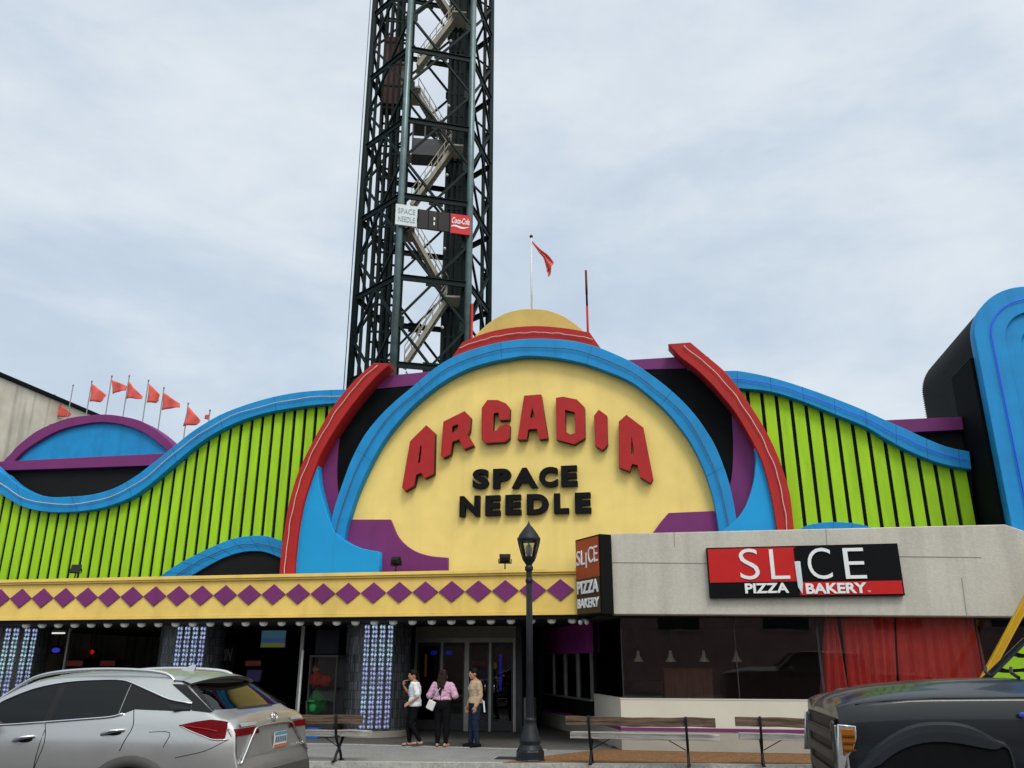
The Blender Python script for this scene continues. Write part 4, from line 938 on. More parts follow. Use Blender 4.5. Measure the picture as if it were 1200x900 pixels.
WOODB = M('brown_peeling_wood', (.13, .085, .06), .85, var=.9, scale=2.2, bump=.5, bscale=9, grain=(.9, 8, 12))
bn = thing('bench', 'x', 'bench', (0, 0, 0), 0, 'wooden benches along the kerb')
BL = 2.72
def plank(name, y0, y1, z0, z1, dx):
    mb = MB(); n = 24; rows = []; rnd = random.Random(hash(name) % 100)
    prof = [(y0, z0), (y1, z0), (y1, z1), (y0, z1)]
    for i in range(n+1):
        t = i/n; w_ = .006*math.sin(t*9)+.004*math.sin(t*23+1); rows.append([(dx-BL/2+BL*t, a+w_, b+w_) for a, b in prof])
    mb.grid(rows, False, True); mb.add(rows[0], [(0, 1, 2, 3)], False); mb.add(rows[-1], [(3, 2, 1, 0)], False)
    return mb.build(name, WOOD, bn, False, bevel=.008)
plank('back_plank', -.015, .03, .66, .82, 0)
plank('seat_plank', .12, .40, .425, .53, .06)
for fx in (-BL/2+.44, BL/2-.52):
    B = MB()
    def strip(pts, w_, h):
        for a, b in zip(pts[:-1], pts[1:]): B.bar(a, b, w_, h, up=(1, 0, 0))
    B.tube(cr([(fx, -.045, .84), (fx, -.035, .66), (fx, .02, .45), (fx, .10, .32), (fx, .26, .15), (fx, .33, .0)], 4), .026, 6)
    B.tube(cr([(fx, .36, .45), (fx, .33, .38), (fx, .20, .24), (fx, .07, .12), (fx, .0, .0)], 4), .026, 6)
    B.bar((fx, -.0, .44), (fx, .40, .44), .05, .03); B.bar((fx, -.07, .012), (fx, .07, .012), .06, .024); B.bar((fx, .27, .012), (fx, .40, .012), .06, .024)
    B.build('leg_frame', IRON, bn, False)
    s = 1 if fx < 0 else -1
    MB().tube([(fx+.03*s, .16, .26), (fx+.40*s, .22, .45)], .009, 5).build('stay_rod', IRON, bn, False)
bX = [PY(750, 860, 16.45)[0], None, None]; bX[1] = PY(862, 850, 16.6)[0]+BL/2; bX[2] = PY(419, 845, 15.75)[0]-BL/2
for i, (X, Y, lb) in enumerate([(bX[0], 16.36, 'weathered plank bench with a brown back board beside the street lamp'), (bX[1], 16.66, 'pale grey plank bench partly behind the black truck'), (bX[2], 15.78+.25, 'plank bench with a peeling back board behind the silver car')]):
    o = bn if i == 0 else copy_tree(bn); o.location = (X, Y, .012 if i < 2 else .002); o['label'] = lb; o.rotation_euler.z = math.radians(-1.2)
    for ch in o.children:
        if ch.name.startswith('back_plank') and i != 1: ch.material_slots[0].link = 'OBJECT'; ch.material_slots[0].material = WOODB
t = thing('utility_cover', 'small dark utility cover in the pavement left of the street lamp', 'cover', (PZ(594, 889)[0], PZ(594, 889)[1], .0))
MB().box(-.22, .22, -.25, .25, .004, .012).build('lid', M('cover_iron', (.05, .05, .055), .6, metal=.4, bump=.4, bscale=30), t, False); MB().box(-.25, .25, -.28, .28, .002, .006).build('frame', KERB, t, False)

# ================================================================== SMALL THINGS UNDER THE CANOPY
def zy(px, py, Y): return PY(px, py, Y)
def boxpx(mb, x0, x1, y0, y1, Y, th):
    xa, zb = PY(x0, y1, Y); xb, za = PY(x1, y0, Y); mb.box(xa, xb, Y, Y+th, zb, za); return xa, xb, zb, za
# toy display case
xa, zb = PY(358, 838, 20.85); xb, za = PY(396, 770, 20.85)
TCs = thing('display_case', 'glass toy display case between the open bay and the mosaic column', 'display case', ((xa+xb)/2, 21.1, 0))
MB().box(xa, xb, 20.85, 21.45, .003, zb).build('base', DALU, TCs, bevel=.01)
mb = MB()
for x in (xa+.02, xb-.02):
    for y in (20.87, 21.43): mb.box(x-.018, x+.018, y-.018, y+.018, zb+.001, za)
mb.box(xa, xb, 20.85, 21.45, za+.001, za+.05); mb.build('frame', DALU, TCs)
MB().box(xa+.04, xb-.04, 20.855, 20.862, zb+.002, za-.002).build('pane', LGLASS, TCs); MB().box(xa+.04, xb-.04, 21.43, 21.44, zb+.002, za-.002).build('back_panel', M('case_back', (.05, .05, .06), .5), TCs)
MB().box(xa+.039, xb-.039, 20.9, 21.42, zb+(za-zb)*.46, zb+(za-zb)*.47).build('shelf', LGLASS, TCs)
X = PY(371.5, 820, 21.1)[0]
TOYG = M('green_toy', (.02, .27, .055), .5, var=.1); TOYR = M('red_toy', (.60, .045, .02), .5, var=.1)
t = thing('plush_toy', 'green pear shaped toy in the lower half of the display case', 'toy', (X, 21.12, zb)); MB().lathe([(.0, .0), (.20, .01), (.27, .10), (.28, .22), (.22, .38), (.13, .52), (.07, .62), (0, .65)], n=22).build('body', TOYG, t, False)
MB().tube([(-.22, -.12, .28), (-.1, -.23, .34), (.05, -.24, .33)], [.05, .045, .035], 8).build('arm', TOYG, t, False)
zr = zb+(za-zb)*.47
t = thing('plush_toy', 'red round toy on the upper shelf of the display case', 'toy', (X+.04, 21.12, zr)); MB().ell((-.10, 0, .19), (.18, .18, .19)).ell((.12, .02, .16), (.17, .16, .16)).build('body', TOYR, t, False)
MB().ell((-.12, -.02, .43), (.10, .10, .10)).build('head', M('toy_tan', (.35, .18, .10), .6), t, False)
t = thing('stanchion', 'thin white upright pole beside the toy display case', 'pole', (PY(352, 800, 20.5)[0], 20.5, 0)); zt = PY(353.6, 762, 20.5)[1]
MB().tube([(0, 0, .03), (0, 0, zt)], .028, 8).build('pole', WHITE, t, False); MB().lathe([(0, .03), (.05, .028), (.16, .012), (.16, .002)], n=18).build('foot', IRON, t, False)
t = thing('storage_bin', 'small blue plastic bin on the floor behind the peeling bench', 'bin', (PY(368, 853, 20.6)[0], 20.6, .002)); MB().box(-.15, .15, -.1, .1, 0, .22).build('tub', M('bin_blue', (.02, .12, .5), .4), t, False, bevel=.01); MB().box(-.16, .16, -.11, .11, .221, .24).build('rim', M('bin_blue', (.02, .12, .5), .4), t, False)
# hanging screens and a poster
def screen(px0, px1, py0, py1, Y, label, mat):
    xa, zb = PY(px0, py1, Y); xb, za = PY(px1, py0, Y); t = thing('television', label, 'television', ((xa+xb)/2, Y, za))
    MB().box(xa, xb, Y+.013, Y+.08, zb, za).build('casing', BLKT, t, bevel=.006); MB().box(xa+.03, xb-.03, Y, Y+.012, zb+.03, za-.03).build('screen', mat, t); MB().box((xa+xb)/2-.02, (xa+xb)/2+.02, Y+.03, Y+.06, za+.001, 2.738).build('bracket', BLKT, t)
def tv_mat():
    m = bpy.data.materials.new('tv_picture'); m.use_nodes = True; nt = m.node_tree; N = nt.nodes; L = nt.links; b = N['Principled BSDF']; g = N.new('ShaderNodeNewGeometry'); s = N.new('ShaderNodeSeparateXYZ'); L.new(g.outputs['Position'], s.inputs[0])
    r = N.new('ShaderNodeMapRange'); r.inputs[1].default_value = 1.9; r.inputs[2].default_value = 2.6; L.new(s.outputs['Z'], r.inputs[0]); c = N.new('ShaderNodeValToRGB'); c.color_ramp.interpolation = 'CONSTANT'; e = c.color_ramp.elements
    e[0].position = 0; e[0].color = (.02, .03, .06, 1); e[1].position = .75; e[1].color = (.03, .09, .12, 1)
    for p_, q in ((.32, (.06, .12, .02, 1)), (.45, (.12, .10, .02, 1)), (.56, (.02, .06, .16, 1))): x = e.new(p_); x.color = q
    L.new(r.outputs[0], c.inputs[0]); L.new(c.outputs[0], b.inputs['Emission Color']); b.inputs['Emission Strength'].default_value = .55; b.inputs['Base Color'].default_value = (.01, .01, .01, 1); return m
screen(304, 336.5, 737.5, 760, 22.6, 'small television with a striped blue and green picture in the open bay', tv_mat())
screen(368, 399, 736.8, 767, 21.9, 'switched off dark blue screen above the toy display case', M('off_screen', (.012, .018, .035), .2))
xa, zb = PY(250, 790, 23.0); xb, za = PY(276, 752, 23.0)
t = thing('poster', 'dark poster with slanting white letters WIN in the open bay', 'poster', ((xa+xb)/2, 23, zb)); MB().box(xa, xb, 23, 23.04, zb, za).build('board', DARK, t)
xc, zc = PY(254.5, 774.5, 22.99); xd, zd = PY(273, 760, 22.99); text_fit('lettering', 'WIN', xc, xd, zc, zd, 22.98, .012, M('dim_white', (.30, .31, .32), .6), t, .01, .25)
MB().tube([((xa+xb)/2, 23.02, za+.001), ((xa+xb)/2, 23.02, 2.738)], .01, 5).build('hanger', IRON, t)
# ceiling light and neon inside
t = thing('ceiling_light', 'short white ceiling light inside the first open bay', 'lamp', (PY(66, 742, 24)[0], 24, 2.6)); MB().box(-.28, .28, -.05, .05, .03, .07).build('tube', EM('lamp_white', (.9, .92, .85), .9), t, False); MB().box(-.32, .32, -.07, .07, .071, .135).build('housing', WHITE, t, False)
def glow(name, label, px, py, Y, w_, h, col, s, cat='neon sign'):
    X, Z = PY(px, py, Y); t = thing(name, label, cat, (X, Y, Z)); (MB().box(-w_/2, w_/2, -.02, .0, -h/2, h/2) if max(w_, h) > 3*min(w_, h) else MB().ell((0, -.02, 0), (w_/2, .03, h/2), 16, 10)).build('glowing_face', EM('glow_'+col[0], col[1], s), t, False); MB().box(-w_/2-.03, w_/2+.03, .003, .08, -h/2-.03, h/2+.03).build('housing', BLKT, t, False)
    MB().bar((0, .05, h/2+.03), (0, .05, 2.735-Z), .02).build('hanger', BLKT, t, False)
BLUE_, ORA_, REDG = ('blue', (.03, .03, .8)), ('orange', (.55, .17, .06)), ('red', (.6, .02, .02))
glow('neon_sign', 'small blue glowing sign behind the first glass door', 508, 765, 25, .22, .13, BLUE_, .6)
glow('neon_sign', 'small blue glowing sign behind the second glass door', 526, 765, 25, .22, .13, BLUE_, .6)
glow('neon_sign', 'upright orange glowing bar behind the first glass door', 499, 780, 24.4, .05, .62, ORA_, .3)
glow('neon_sign', 'upright blue glowing bar behind the last glass door', 586.5, 788, 24.6, .07, 1.0, BLUE_, .8)
glow('neon_sign', 'small yellow glowing sign behind the last glass door', 580, 780, 25.2, .14, .2, ('yellow', (.35, .22, .03)), .35)
glow('neon_sign', 'dim blue upright panel in the alcove beside the lamp post', 617, 788, 27.4, .2, .9, ('dim_blue', (.01, .015, .25)), .5)
glow('neon_sign', 'row of small red lights deep inside the second bay', 96, 763, 28, .9, .05, REDG, .5)
glow('neon_sign', 'round red light deep inside the second bay', 108.5, 764, 27.9, .16, .16, REDG, .9)
glow('neon_sign', 'blue glowing sign inside the first open bay', 66, 762, 25, .32, .16, ('blue2', (.05, .06, .6)), .5)
# arcade cabinets in the dark room
cabs = []
ac = thing('arcade_cabinet', 'x', 'arcade machine', (0, 0, 0), 0, 'arcade machines inside')
cp = [(-.35, 0), (.35, 0), (.35, .85), (.50, .95), (.50, 1.0), (.25, 1.1), (.15, 1.55), (.32, 1.62), (.32, 1.85), (-.35, 1.85)]
me = curve_mesh([cp], .65, .01); me.transform(Matrix(((0, 0, 1, 0), (-1, 0, 0, 0), (0, 1, 0, 0), (0, 0, 0, 1)))); link('cabinet', me, M('cabinet_black', (.02, .018, .025), .5), ac, False)
MB().add([(-.27, -.262, 1.14), (.27, -.262, 1.14), (.27, -.180, 1.52), (-.27, -.180, 1.52)], [(0, 1, 2, 3)]).build('screen', EM('cab_screen', (.05, .04, .12), .22), ac, False)
MB().box(-.29, .29, -.345, -.335, 1.65, 1.82).build('marquee', EM('cab_marquee', (.18, .035, .03), .18), ac, False)
MB().box(-.25, .25, -.49, -.30, 1.012, 1.03).build('control_panel', DALU, ac, False)
for i, (px, Y, lb) in enumerate([(92, 25.5, 'arcade machine with a red header in the bay behind the silver car'), (130, 27.5, 'arcade machine farther back in the bay behind the silver car'), (300, 28, 'arcade machine deep inside below the small television'), (500, 27, 'arcade machine seen through the first glass door'), (562, 28, 'arcade machine seen through the third glass door')]):
    o = ac if i == 0 else copy_tree(ac); o.location = (PY(px, 800, Y)[0], Y, .003); o['label'] = lb
# security camera like twin lamps at the end of the canopy
t = thing('twin_floodlight', 'white twin lamp on the canopy end below the projecting sign', 'lamp', (PY(684, 731, 19.3)[0], 19.35, 2.66)); MB().box(-.05, .05, -.03, .03, .0, .135).build('bracket', WHITE, t, False)
for s in (-1, 1): MB().ell((.07*s, -.06, -.02), (.055, .08, .06), 12, 8).build('lamp_head', WHITE, t, False)
# yellow boom at the right
BY = 18.2; a, b = PY(1165, 773, BY), PY(1200, 708, BY); d = Vector((b[0]-a[0], b[1]-a[1])).normalized()
s0 = a[1]/d.y*.99; p0 = Vector(a)-d*s0; p1 = Vector(b)+d*2.2
BO = thing('boom_arm', 'yellow steel boom slanting up behind the black truck', 'boom', (p0.x, BY, .0))
YB = M('boom_yellow', (.55, .32, .015), .45, var=.15)
mb = MB(); mb.bar((p0.x, BY, p0.y), (p1.x, BY, p1.y), .12, .10, up=(0, 1, 0)); mb.build('boom', YB, BO)
nrm = Vector((-d.y, d.x)); mb = MB()
for q in (-.05, .05): mb.bar((p0.x+nrm.x*q, BY-.06, p0.y+nrm.y*q), (p1.x+nrm.x*q, BY-.06, p1.y+nrm.y*q), .035, .035, up=(0, 1, 0))
mb.build('edge_flange', YB, BO)
MB().box(p0.x-.3, p0.x+.3, BY-.25, BY+.25, .012, .06).build('foot_plate', IRON, BO)
# ================================================================== VEHICLES
SILV = M('silver_paint', (.49, .49, .485), .32, metal=.8, var=.03, coat=.35, spec=.5)
TRKP = M('black_truck_paint', (.008, .011, .015), .3, var=.05, coat=.32, spec=.25)
GPLA = M('grey_cladding', (.07, .068, .065), .6, var=.1)
BPLA = M('black_plastic', (.010, .010, .011), .45, var=.15)
TLR = M('lamp_red', (.13, .002, .004), .3, spec=.08, var=.25, scale=14)
def interp(t, x):
    if x <= t[0][0]: return t[0][1]
    for (a, b), (c, d) in zip(t[:-1], t[1:]):
        if x <= c: return b+(d-b)*(x-a)/max(c-a, 1e-9)
    return t[-1][1]
def smooth_tab(t, n=6): return cr(t, n)
# ---------------- silver SUV; local x forward from the tail, y towards the street side (left)
SX, SYc, ROADZ = -4.45, 9.32, -.10
SUV = thing('suv', 'silver crossover car in the street with dark windows and red tail lamp', 'car', (SX, SYc, ROADZ), PI)
Wz = smooth_tab([(.2, .84), (.35, .90), (.6, .935), (.9, .945), (1.1, .93), (1.2, .905), (1.32, .875), (1.5, .795), (1.66, .71), (1.76, .62), (1.85, .45)])
XR = smooth_tab([(.36, .06), (.52, .0), (.72, .0), (.85, .02), (.93, .05), (1.1, .09), (1.24, .105), (1.32, .14), (1.38, .23), (1.42, .36), (1.66, .74), (1.76, .90)])
ZTc = smooth_tab([(.8, 1.74), (.9, 1.765), (1.2, 1.80), (1.8, 1.815), (2.3, 1.795), (2.7, 1.74), (3.1, 1.53), (3.5, 1.29), (3.75, 1.17), (4.0, 1.14), (4.4, 1.08), (4.7, 1.0), (4.82, .86), (4.89, .66)])
def zt(x):
    if x >= .90: return interp(ZTc, x)
    best = .60
    for z, xx in XR:
        if xx <= x+1e-6: best = max(best, z)
    # linear inside the last interval
    for (z0, x0), (z1, x1) in zip(XR[:-1], XR[1:]):
        if x0 <= x <= x1 and x1 > x0: best = max(best, z0+(z1-z0)*(x-x0)/(x1-x0))
    return best
def wf(x):
    a = max(0, (.42-x)/.42); b = max(0, (x-4.2)/.69); return 1-.13*a**2.2-.22*b**2
def sidey(x, z): return interp(Wz, z)*wf(x)
def zbm(x): return .30+max(0, .08-x)*2.2+max(0, x-4.6)*.3
CRN = .075
xs = [0, .01, .025, .045, .07, .09, .11, .14, .18, .23, .29, .36, .43, .5, .56, .62, .68, .74, .80, .86, .90, 1.0, 1.1, 1.3, 1.5, 1.7, 1.9, 2.1, 2.3, 2.5, 2.7, 2.85, 3.0, 3.15, 3.3, 3.45, 3.6, 3.75, 3.9, 4.1, 4.3, 4.45, 4.6, 4.7, 4.78, 4.84, 4.87, 4.89]
rows = []
for x in xs:
    top, bot = zt(x), zbm(x); zs = top-CRN; half = [(0, bot), (sidey(x, bot)*.9, bot)]
    for j in range(25): z = bot+.02+(zs-bot-.02)*j/24; half.append((sidey(x, z), z))
    ys = half[-1][1-1]
    for j in range(1, 11): a = PI/2*j/10; half.append((ys*math.cos(a), zs+CRN*math.sin(a)))
    rows.append([(x, y, z) for y, z in half]+[(x, -y, z) for y, z in half[::-1]][1:-1])
mb = MB().grid(rows, True, True); mb.add(rows[0], [list(range(len(rows[0])))], False); mb.add(rows[-1], [list(range(len(rows[0])))[::-1]], False)
mb.build('body', SILV, SUV, False)
def spx(px, py):
    y = .92
    for _ in range(6):
        X, Z = PY(px, py, SYc-y); x, z = SX-X, Z-ROADZ; y = sidey(x, z)
    return (x, z)
def patch(up, lo, off, nx=24, nz=8, s=1):
    """panel on the car's side between two (x, z) lines"""
    up, lo = sorted(up), sorted(lo); x0, x1 = max(up[0][0], lo[0][0]), min(up[-1][0], lo[-1][0]); rows = []
    for i in range(nx+1):
        x = x0+(x1-x0)*i/nx; a, b = interp(lo, x), interp(up, x); rows.append([(x, s*(sidey(x, a+(b-a)*j/nz)+off), a+(b-a)*j/nz) for j in range(nz+1)])
    return rows
def sline(pts, off, r, name, mat, s=1, n=3, par=None):
    q = cr(pts, n); return MB().tube([(x, s*(sidey(x, z)+off), z) for x, z in q], r, 6).build(name, mat, par or SUV, False)
wu = [spx(*q) for q in [(0, 823), (40, 807), (80, 799), (120, 796.5), (145, 797), (160, 802), (180, 811), (200, 819.5), (226, 824.5)]]
wl = [spx(*q) for q in [(0, 849.5), (60, 845.5), (100, 842.5), (130, 840), (145, 836), (158, 831), (205, 833), (228, 833)]]
wu_f = [(3.42, 1.28), (3.15, 1.40)]+wu; wl_f = [(3.42, 1.235)]+wl
def cut(l, a, b):
    l = sorted(l); r = [(a, interp(l, a))]+[q for q in l if a < q[0] < b]+[(b, interp(l, b))]; return r
xp = spx(66, 820)[0]; xq = spx(148, 815)[0]; xe_ = min(spx(224, 824)[0], .62)
for s in (1, -1):
    for nm, a, b in (('front_window', xp+.045, 3.40), ('rear_window', xq+.006, xp-.045)):
        mb = MB().grid(patch(cut(wu_f, a, b), cut(wl_f, a, b), .006, s=s)); mb.build(nm, CGLASS, SUV, False)
    mb = MB().grid(patch(cut(wu_f, xp-.044, xp+.044), cut(wl_f, xp-.044, xp+.044), .005, 4, s=s)); mb.build('door_pillar', BPLA, SUV, False)
    qa = spx(207, 834)[0]
    mb = MB().grid(patch(cut(wu_f, .655, xq-.006), cut(wl_f, .655, xq-.006), .005, 10, s=s)); mb.build('quarter_panel', BPLA, SUV, False)
    sline(wu_f, .010, .013, 'window_trim', CHROME, s); sline(wl_f[:-3], .010, .010, 'window_trim', CHROME, s)
    # black blade from the quarter panel to the rear glass
    pts = [spx(204, 800), spx(226, 826), spx(252, 834)]; pl_ = [spx(204, 803), spx(207, 834), spx(252, 835)]
    mb = MB().grid(patch([(.385, 1.40), (.82, 1.665), (.97, 1.668)], [(.385, 1.392), (.60, 1.408), (.652, 1.412), (.656, 1.49), (.97, 1.66)], .007, 30, s=s)); mb.build('rear_pillar_blade', BPLA, SUV, False)
    # door seams and shut lines
    for pts in ([spx(157, 831), spx(156, 850), spx(146, 868), spx(140, 880)], [spx(53, 846), spx(52, 870), spx(40, 900)], [(xp, .5), (xp+.02, .8), (xp-.01, 1.2)]):
        sline(pts, .0015, .004, 'door_seam', BPLA, s)
    sline([spx(175, 858), spx(199, 858.5), spx(191, 876)], .0012, .0035, 'fuel_flap_seam', BPLA, s) if s == 1 else None
    sline([spx(268, 866.5), spx(240, 880), spx(205, 888)], .0012, .0035, 'bumper_seam', BPLA, s)
    for pa, pb in (((119, 860.5), (147, 855)), ((16, 868), (42, 862.5))):
        A_, B_ = spx(*pa), spx(*pb); m_ = ((A_[0]+B_[0])/2, (A_[1]+B_[1])/2); h = MB()
        h.tube([(A_[0], s*(sidey(*A_)+.004), A_[1]), (m_[0], s*(sidey(*m_)+.05), m_[1]+.012), (B_[0], s*(sidey(*B_)+.004), B_[1])], [.018, .022, .014], 8)
        ho = h.build('door_handle', CHROME, SUV, False)
        MB().ell((m_[0], s*(sidey(*m_)+.002), m_[1]-.012), (.10, .012, .032), 14, 8).build('handle_recess', BPLA, ho, False)
    # wheel arches and wheels
    for cx in (1.19, 3.99):
        cz = .39
        def ringp(r0, r1, off, a0=-.15, a1=PI+.15, n=30):
            rows = []
            for i in range(n+1):
                a = a0+(a1-a0)*i/n; rows.append([(cx+r*math.cos(a), s*(sidey(cx+r*math.cos(a), max(.3, cz+r*math.sin(a)))+off), max(.3, cz+r*math.sin(a))) for r in (r0, (r0+r1)/2, r1)])
            return rows
        MB().grid(ringp(.0, .48, .006)).build('wheel_well', BLK, SUV, False)
        MB().grid(ringp(.475, .585, .016)).build('arch_cladding', GPLA, SUV, False, solid=.02)
        wh = MB(); wh.lathe([(.25, -.11), (.36, -.115), (.395, -.09), (.395, .09), (.36, .115), (.25, .11)], n=36); me = wh.mesh('tyre'); me.transform(Matrix.Translation((cx, s*.862, .39)) @ Matrix.Rotation(PI/2, 4, 'X'))
        wo = link('wheel', me, TYRE, SUV, False)
        rm = MB(); rm.lathe([(.0, .09), (.06, .095), (.06, .05), (.22, .04), (.25, .10), (.26, .10), (.26, -.1)], n=30)
        for k in range(10): a = 2*PI*k/10; rm.bar((.05*math.cos(a), .05*math.sin(a), .07), (.24*math.cos(a), .24*math.sin(a), .085), .035, .02)
        me = rm.mesh('rim'); me.transform(Matrix.Translation((cx, s*.865, .39)) @ Matrix.Rotation(-s*PI/2, 4, 'X')); link('rim', me, ALU, wo, False)
    MB().grid(patch([(.75, .47), (4.5, .47)], [(.75, .31), (4.5, .31)], .008, s=s)).build('sill_cladding', GPLA, SUV, False)
    # tail lamp, side part then rear part
    lu = [spx(*q) for q in [(211, 849.5), (230, 845.5), (248, 843), (262, 844.5), (268, 846)]]; ll = [spx(*q) for q in [(211, 850), (224, 856.6), (240, 863), (250, 866.5), (268, 866.5)]]
    tl_ = MB().grid(patch(lu, ll, .009, 16, s=s)).build('tail_lamp', TLR, SUV, False)
    sline(ll, .010, .006, 'lamp_trim', CHROME, s, par=tl_)
    sline([((a[0]+b[0])/2, a[1]*.42+b[1]*.58) for a, b in zip(sorted(lu)[1:], sorted(ll)[1:])], .012, .008, 'lamp_strip', M('lamp_bright_red', (.33, .006, .008), .25), s, par=tl_)
    # roof rail, mirror
    rail = [(.98, 1.72), (1.1, 1.80), (1.4, 1.835), (1.9, 1.845), (2.4, 1.82), (2.75, 1.755), (3.0, 1.62), (3.25, 1.47)]
    MB().tube([(x, s*(.66-.012*(x-1.6)**2), z-.03) for x, z in cr(rail, 4)], .020, 8).build('roof_rail', M('rail_silver', (.62, .62, .63), .25, metal=.8), SUV, False)
    MB().ell((3.02, s*1.02, 1.27), (.08, .13, .085)).build('mirror', SILV, SUV, False)
    hl = MB().grid(patch([(4.2, .95), (4.75, .88)], [(4.2, .85), (4.75, .76)], .01, s=s)); hl.build('headlight', CHROME, SUV, False)
def rearx(y, z, off=-.008):
    ys = max(sidey(.25, z), .3); d = CRN*(1-math.sqrt(max(0, 1-min(1, abs(y)/ys)**2))); zz = z+d
    x = interp(XR, zz)
    # rounded corners: solve for the station whose half width equals |y|
    lo_ = x
    for k in range(40):
        if sidey(lo_, z) >= abs(y): break
        lo_ += .01
    return max(x, lo_)+off
def rpatch(ylim, zlo, zup, nz=10, ny=24, off=-.008):
    rows = []
    for i in range(ny+1):
        t = i/ny; row = []
        for j in range(nz+1):
            z = zlo+(zup-zlo)*j/nz; y0, y1 = ylim(z); y = y0+(y1-y0)*t; row.append((rearx(y, z, off), y, z))
        rows.append(row)
    return rows
gl = lambda z: (-(.76-.19*(z-1.42)/.25), (.76-.19*(z-1.42)/.25))
rg = MB().grid(rpatch(gl, 1.415, 1.67, off=-.010)).build('rear_glass', RGLASS, SUV, False)
for s in (1, -1):
    MB().grid(rpatch(lambda z: tuple(sorted((s*(.765-.19*(z-1.42)/.25), s*(.86-.20*(z-1.42)/.25)))), 1.405, 1.665, 8, 3, -.012)).build('glass_edge', BPLA, SUV, False)
    MB().grid(rpatch(lambda z: tuple(sorted((s*(.36 if z < 1.2 else .38), s*.87))), 1.165, 1.235, 4, 14, -.010)).build('tail_lamp_inner', TLR, SUV, False)
    MB().grid(rpatch(lambda z: tuple(sorted((s*.42, s*.74))), 1.25, 1.285, 3, 10, -.012)).build('reverse_lamp', M('reverse_lens', (.34, .34, .36), .2), SUV, False)
MB().grid(rpatch(lambda z: (-.40, .40), 1.405, 1.425, 2, 10, -.016)).build('wiper', BPLA, SUV, False)
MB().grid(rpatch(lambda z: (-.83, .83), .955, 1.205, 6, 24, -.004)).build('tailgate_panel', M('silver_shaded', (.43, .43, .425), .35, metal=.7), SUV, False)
MB().tube([(rearx(y, z)-.008, y, z) for y, z in cr([(.80, .90), (.62, 1.05), (.50, 1.165), (.40, 1.225), (.0, 1.24), (-.40, 1.225), (-.50, 1.165), (-.62, 1.05), (-.80, .90)], 5)], .013, 6).build('chrome_trim', CHROME, SUV, False)
MB().grid(rpatch(lambda z: (-.86, .86), .52, .80, 5, 30, -.012)).build('lower_bumper', GPLA, SUV, False)
sp = MB(); rw = []
for i in range(21):
    y = -.70+1.4*i/20; c = math.cos(y/.70*PI/2)**.35 if abs(y) < .699 else 0; z = 1.765-.07*(y/.7)**2; b_ = .10*(y/.7)**2; rw.append([(.98, y, z+.012), (.80+b_*.5, y, z+.004), (.67+b_, y, z-.022), (.70+b_, y, z-.05), (.95, y, z-.06)])
sp.grid(rw, False, True).build('spoiler', SILV, SUV, False)
MB().ell((0, 0, 0), (.08, .0, .0)) if False else None
el = [(.0, .062*math.cos(2*PI*k/24), .045*math.sin(2*PI*k/24)) for k in range(25)]
ex = rearx(-.02, 1.31)-.012
em = MB().tube([(ex+.01*(z/.045), y-.02, z+1.31) for _, y, z in el], .008, 6).build('badge', CHROME, SUV, False)
MB().tube([(ex-.004, -.02+.02, 1.338), (ex-.004, -.02+.008, 1.285), (ex-.004, -.02-.036, 1.292)], .008, 6).build('badge_letter', CHROME, em, False)
px_ = rearx(0, 1.07)-.016
pt = MB().box(px_-.008, px_, -.10-.155, -.10+.155+.0, .985, 1.15).build('number_plate', M('plate_white', (.66, .66, .64), .4), SUV, False)
MB().box(px_-.011, px_-.009, -.25, .05, 1.115, 1.148).build('plate_band', M('plate_blue', (.10, .28, .45), .4), pt, False)
MB().box(px_-.011, px_-.009, -.25, .05, .988, 1.020).build('plate_band', M('plate_orange', (.55, .16, .05), .4), pt, False)
mk_ = MB()
for k in range(6): mk_.box(px_-.0115, px_-.0095, -.235+.047*k, -.205+.047*k, 1.04, 1.10)
mk_.build('plate_marking', M('plate_ink', (.06, .12, .22), .4), pt, False)
me = text_mesh('RX350', .006, .01); me.transform(Matrix.Diagonal((.20, .030, 1, 1))); me.transform(Matrix(((0, 0, -1, rearx(-.6, .985)-.02), (-1, 0, 0, -.50), (0, 1, 0, .97), (0, 0, 0, 1)))); link('badge_lettering', me, CHROME, SUV, False)
fin = MB(); fin.add([(1.16, -.025, 1.775), (1.38, -.02, 1.785), (1.38, .02, 1.785), (1.16, .025, 1.775), (1.15, 0, 1.865), (1.20, 0, 1.862)], [(0, 1, 5, 4), (3, 4, 5, 2), (0, 4, 3), (1, 2, 5)], False); fin.build('roof_fin', SILV, SUV, False)
wsr = []
for i in range(13):
    x = 2.78+.92*i/12; zz = interp(ZTc, x); yw_ = sidey(x, zz-CRN)*.90; wsr.append([(x+.004, yw_*(j/8), zz-CRN*(1-math.sqrt(1-min(.999, abs(j/8)*.9)**2))+.008) for j in range(-8, 9)])
MB().grid(wsr).build('windscreen', CGLASS, SUV, False)
MB().box(4.86, 4.90, -.45, .45, .5, .85).build('grille', BPLA, SUV, False)

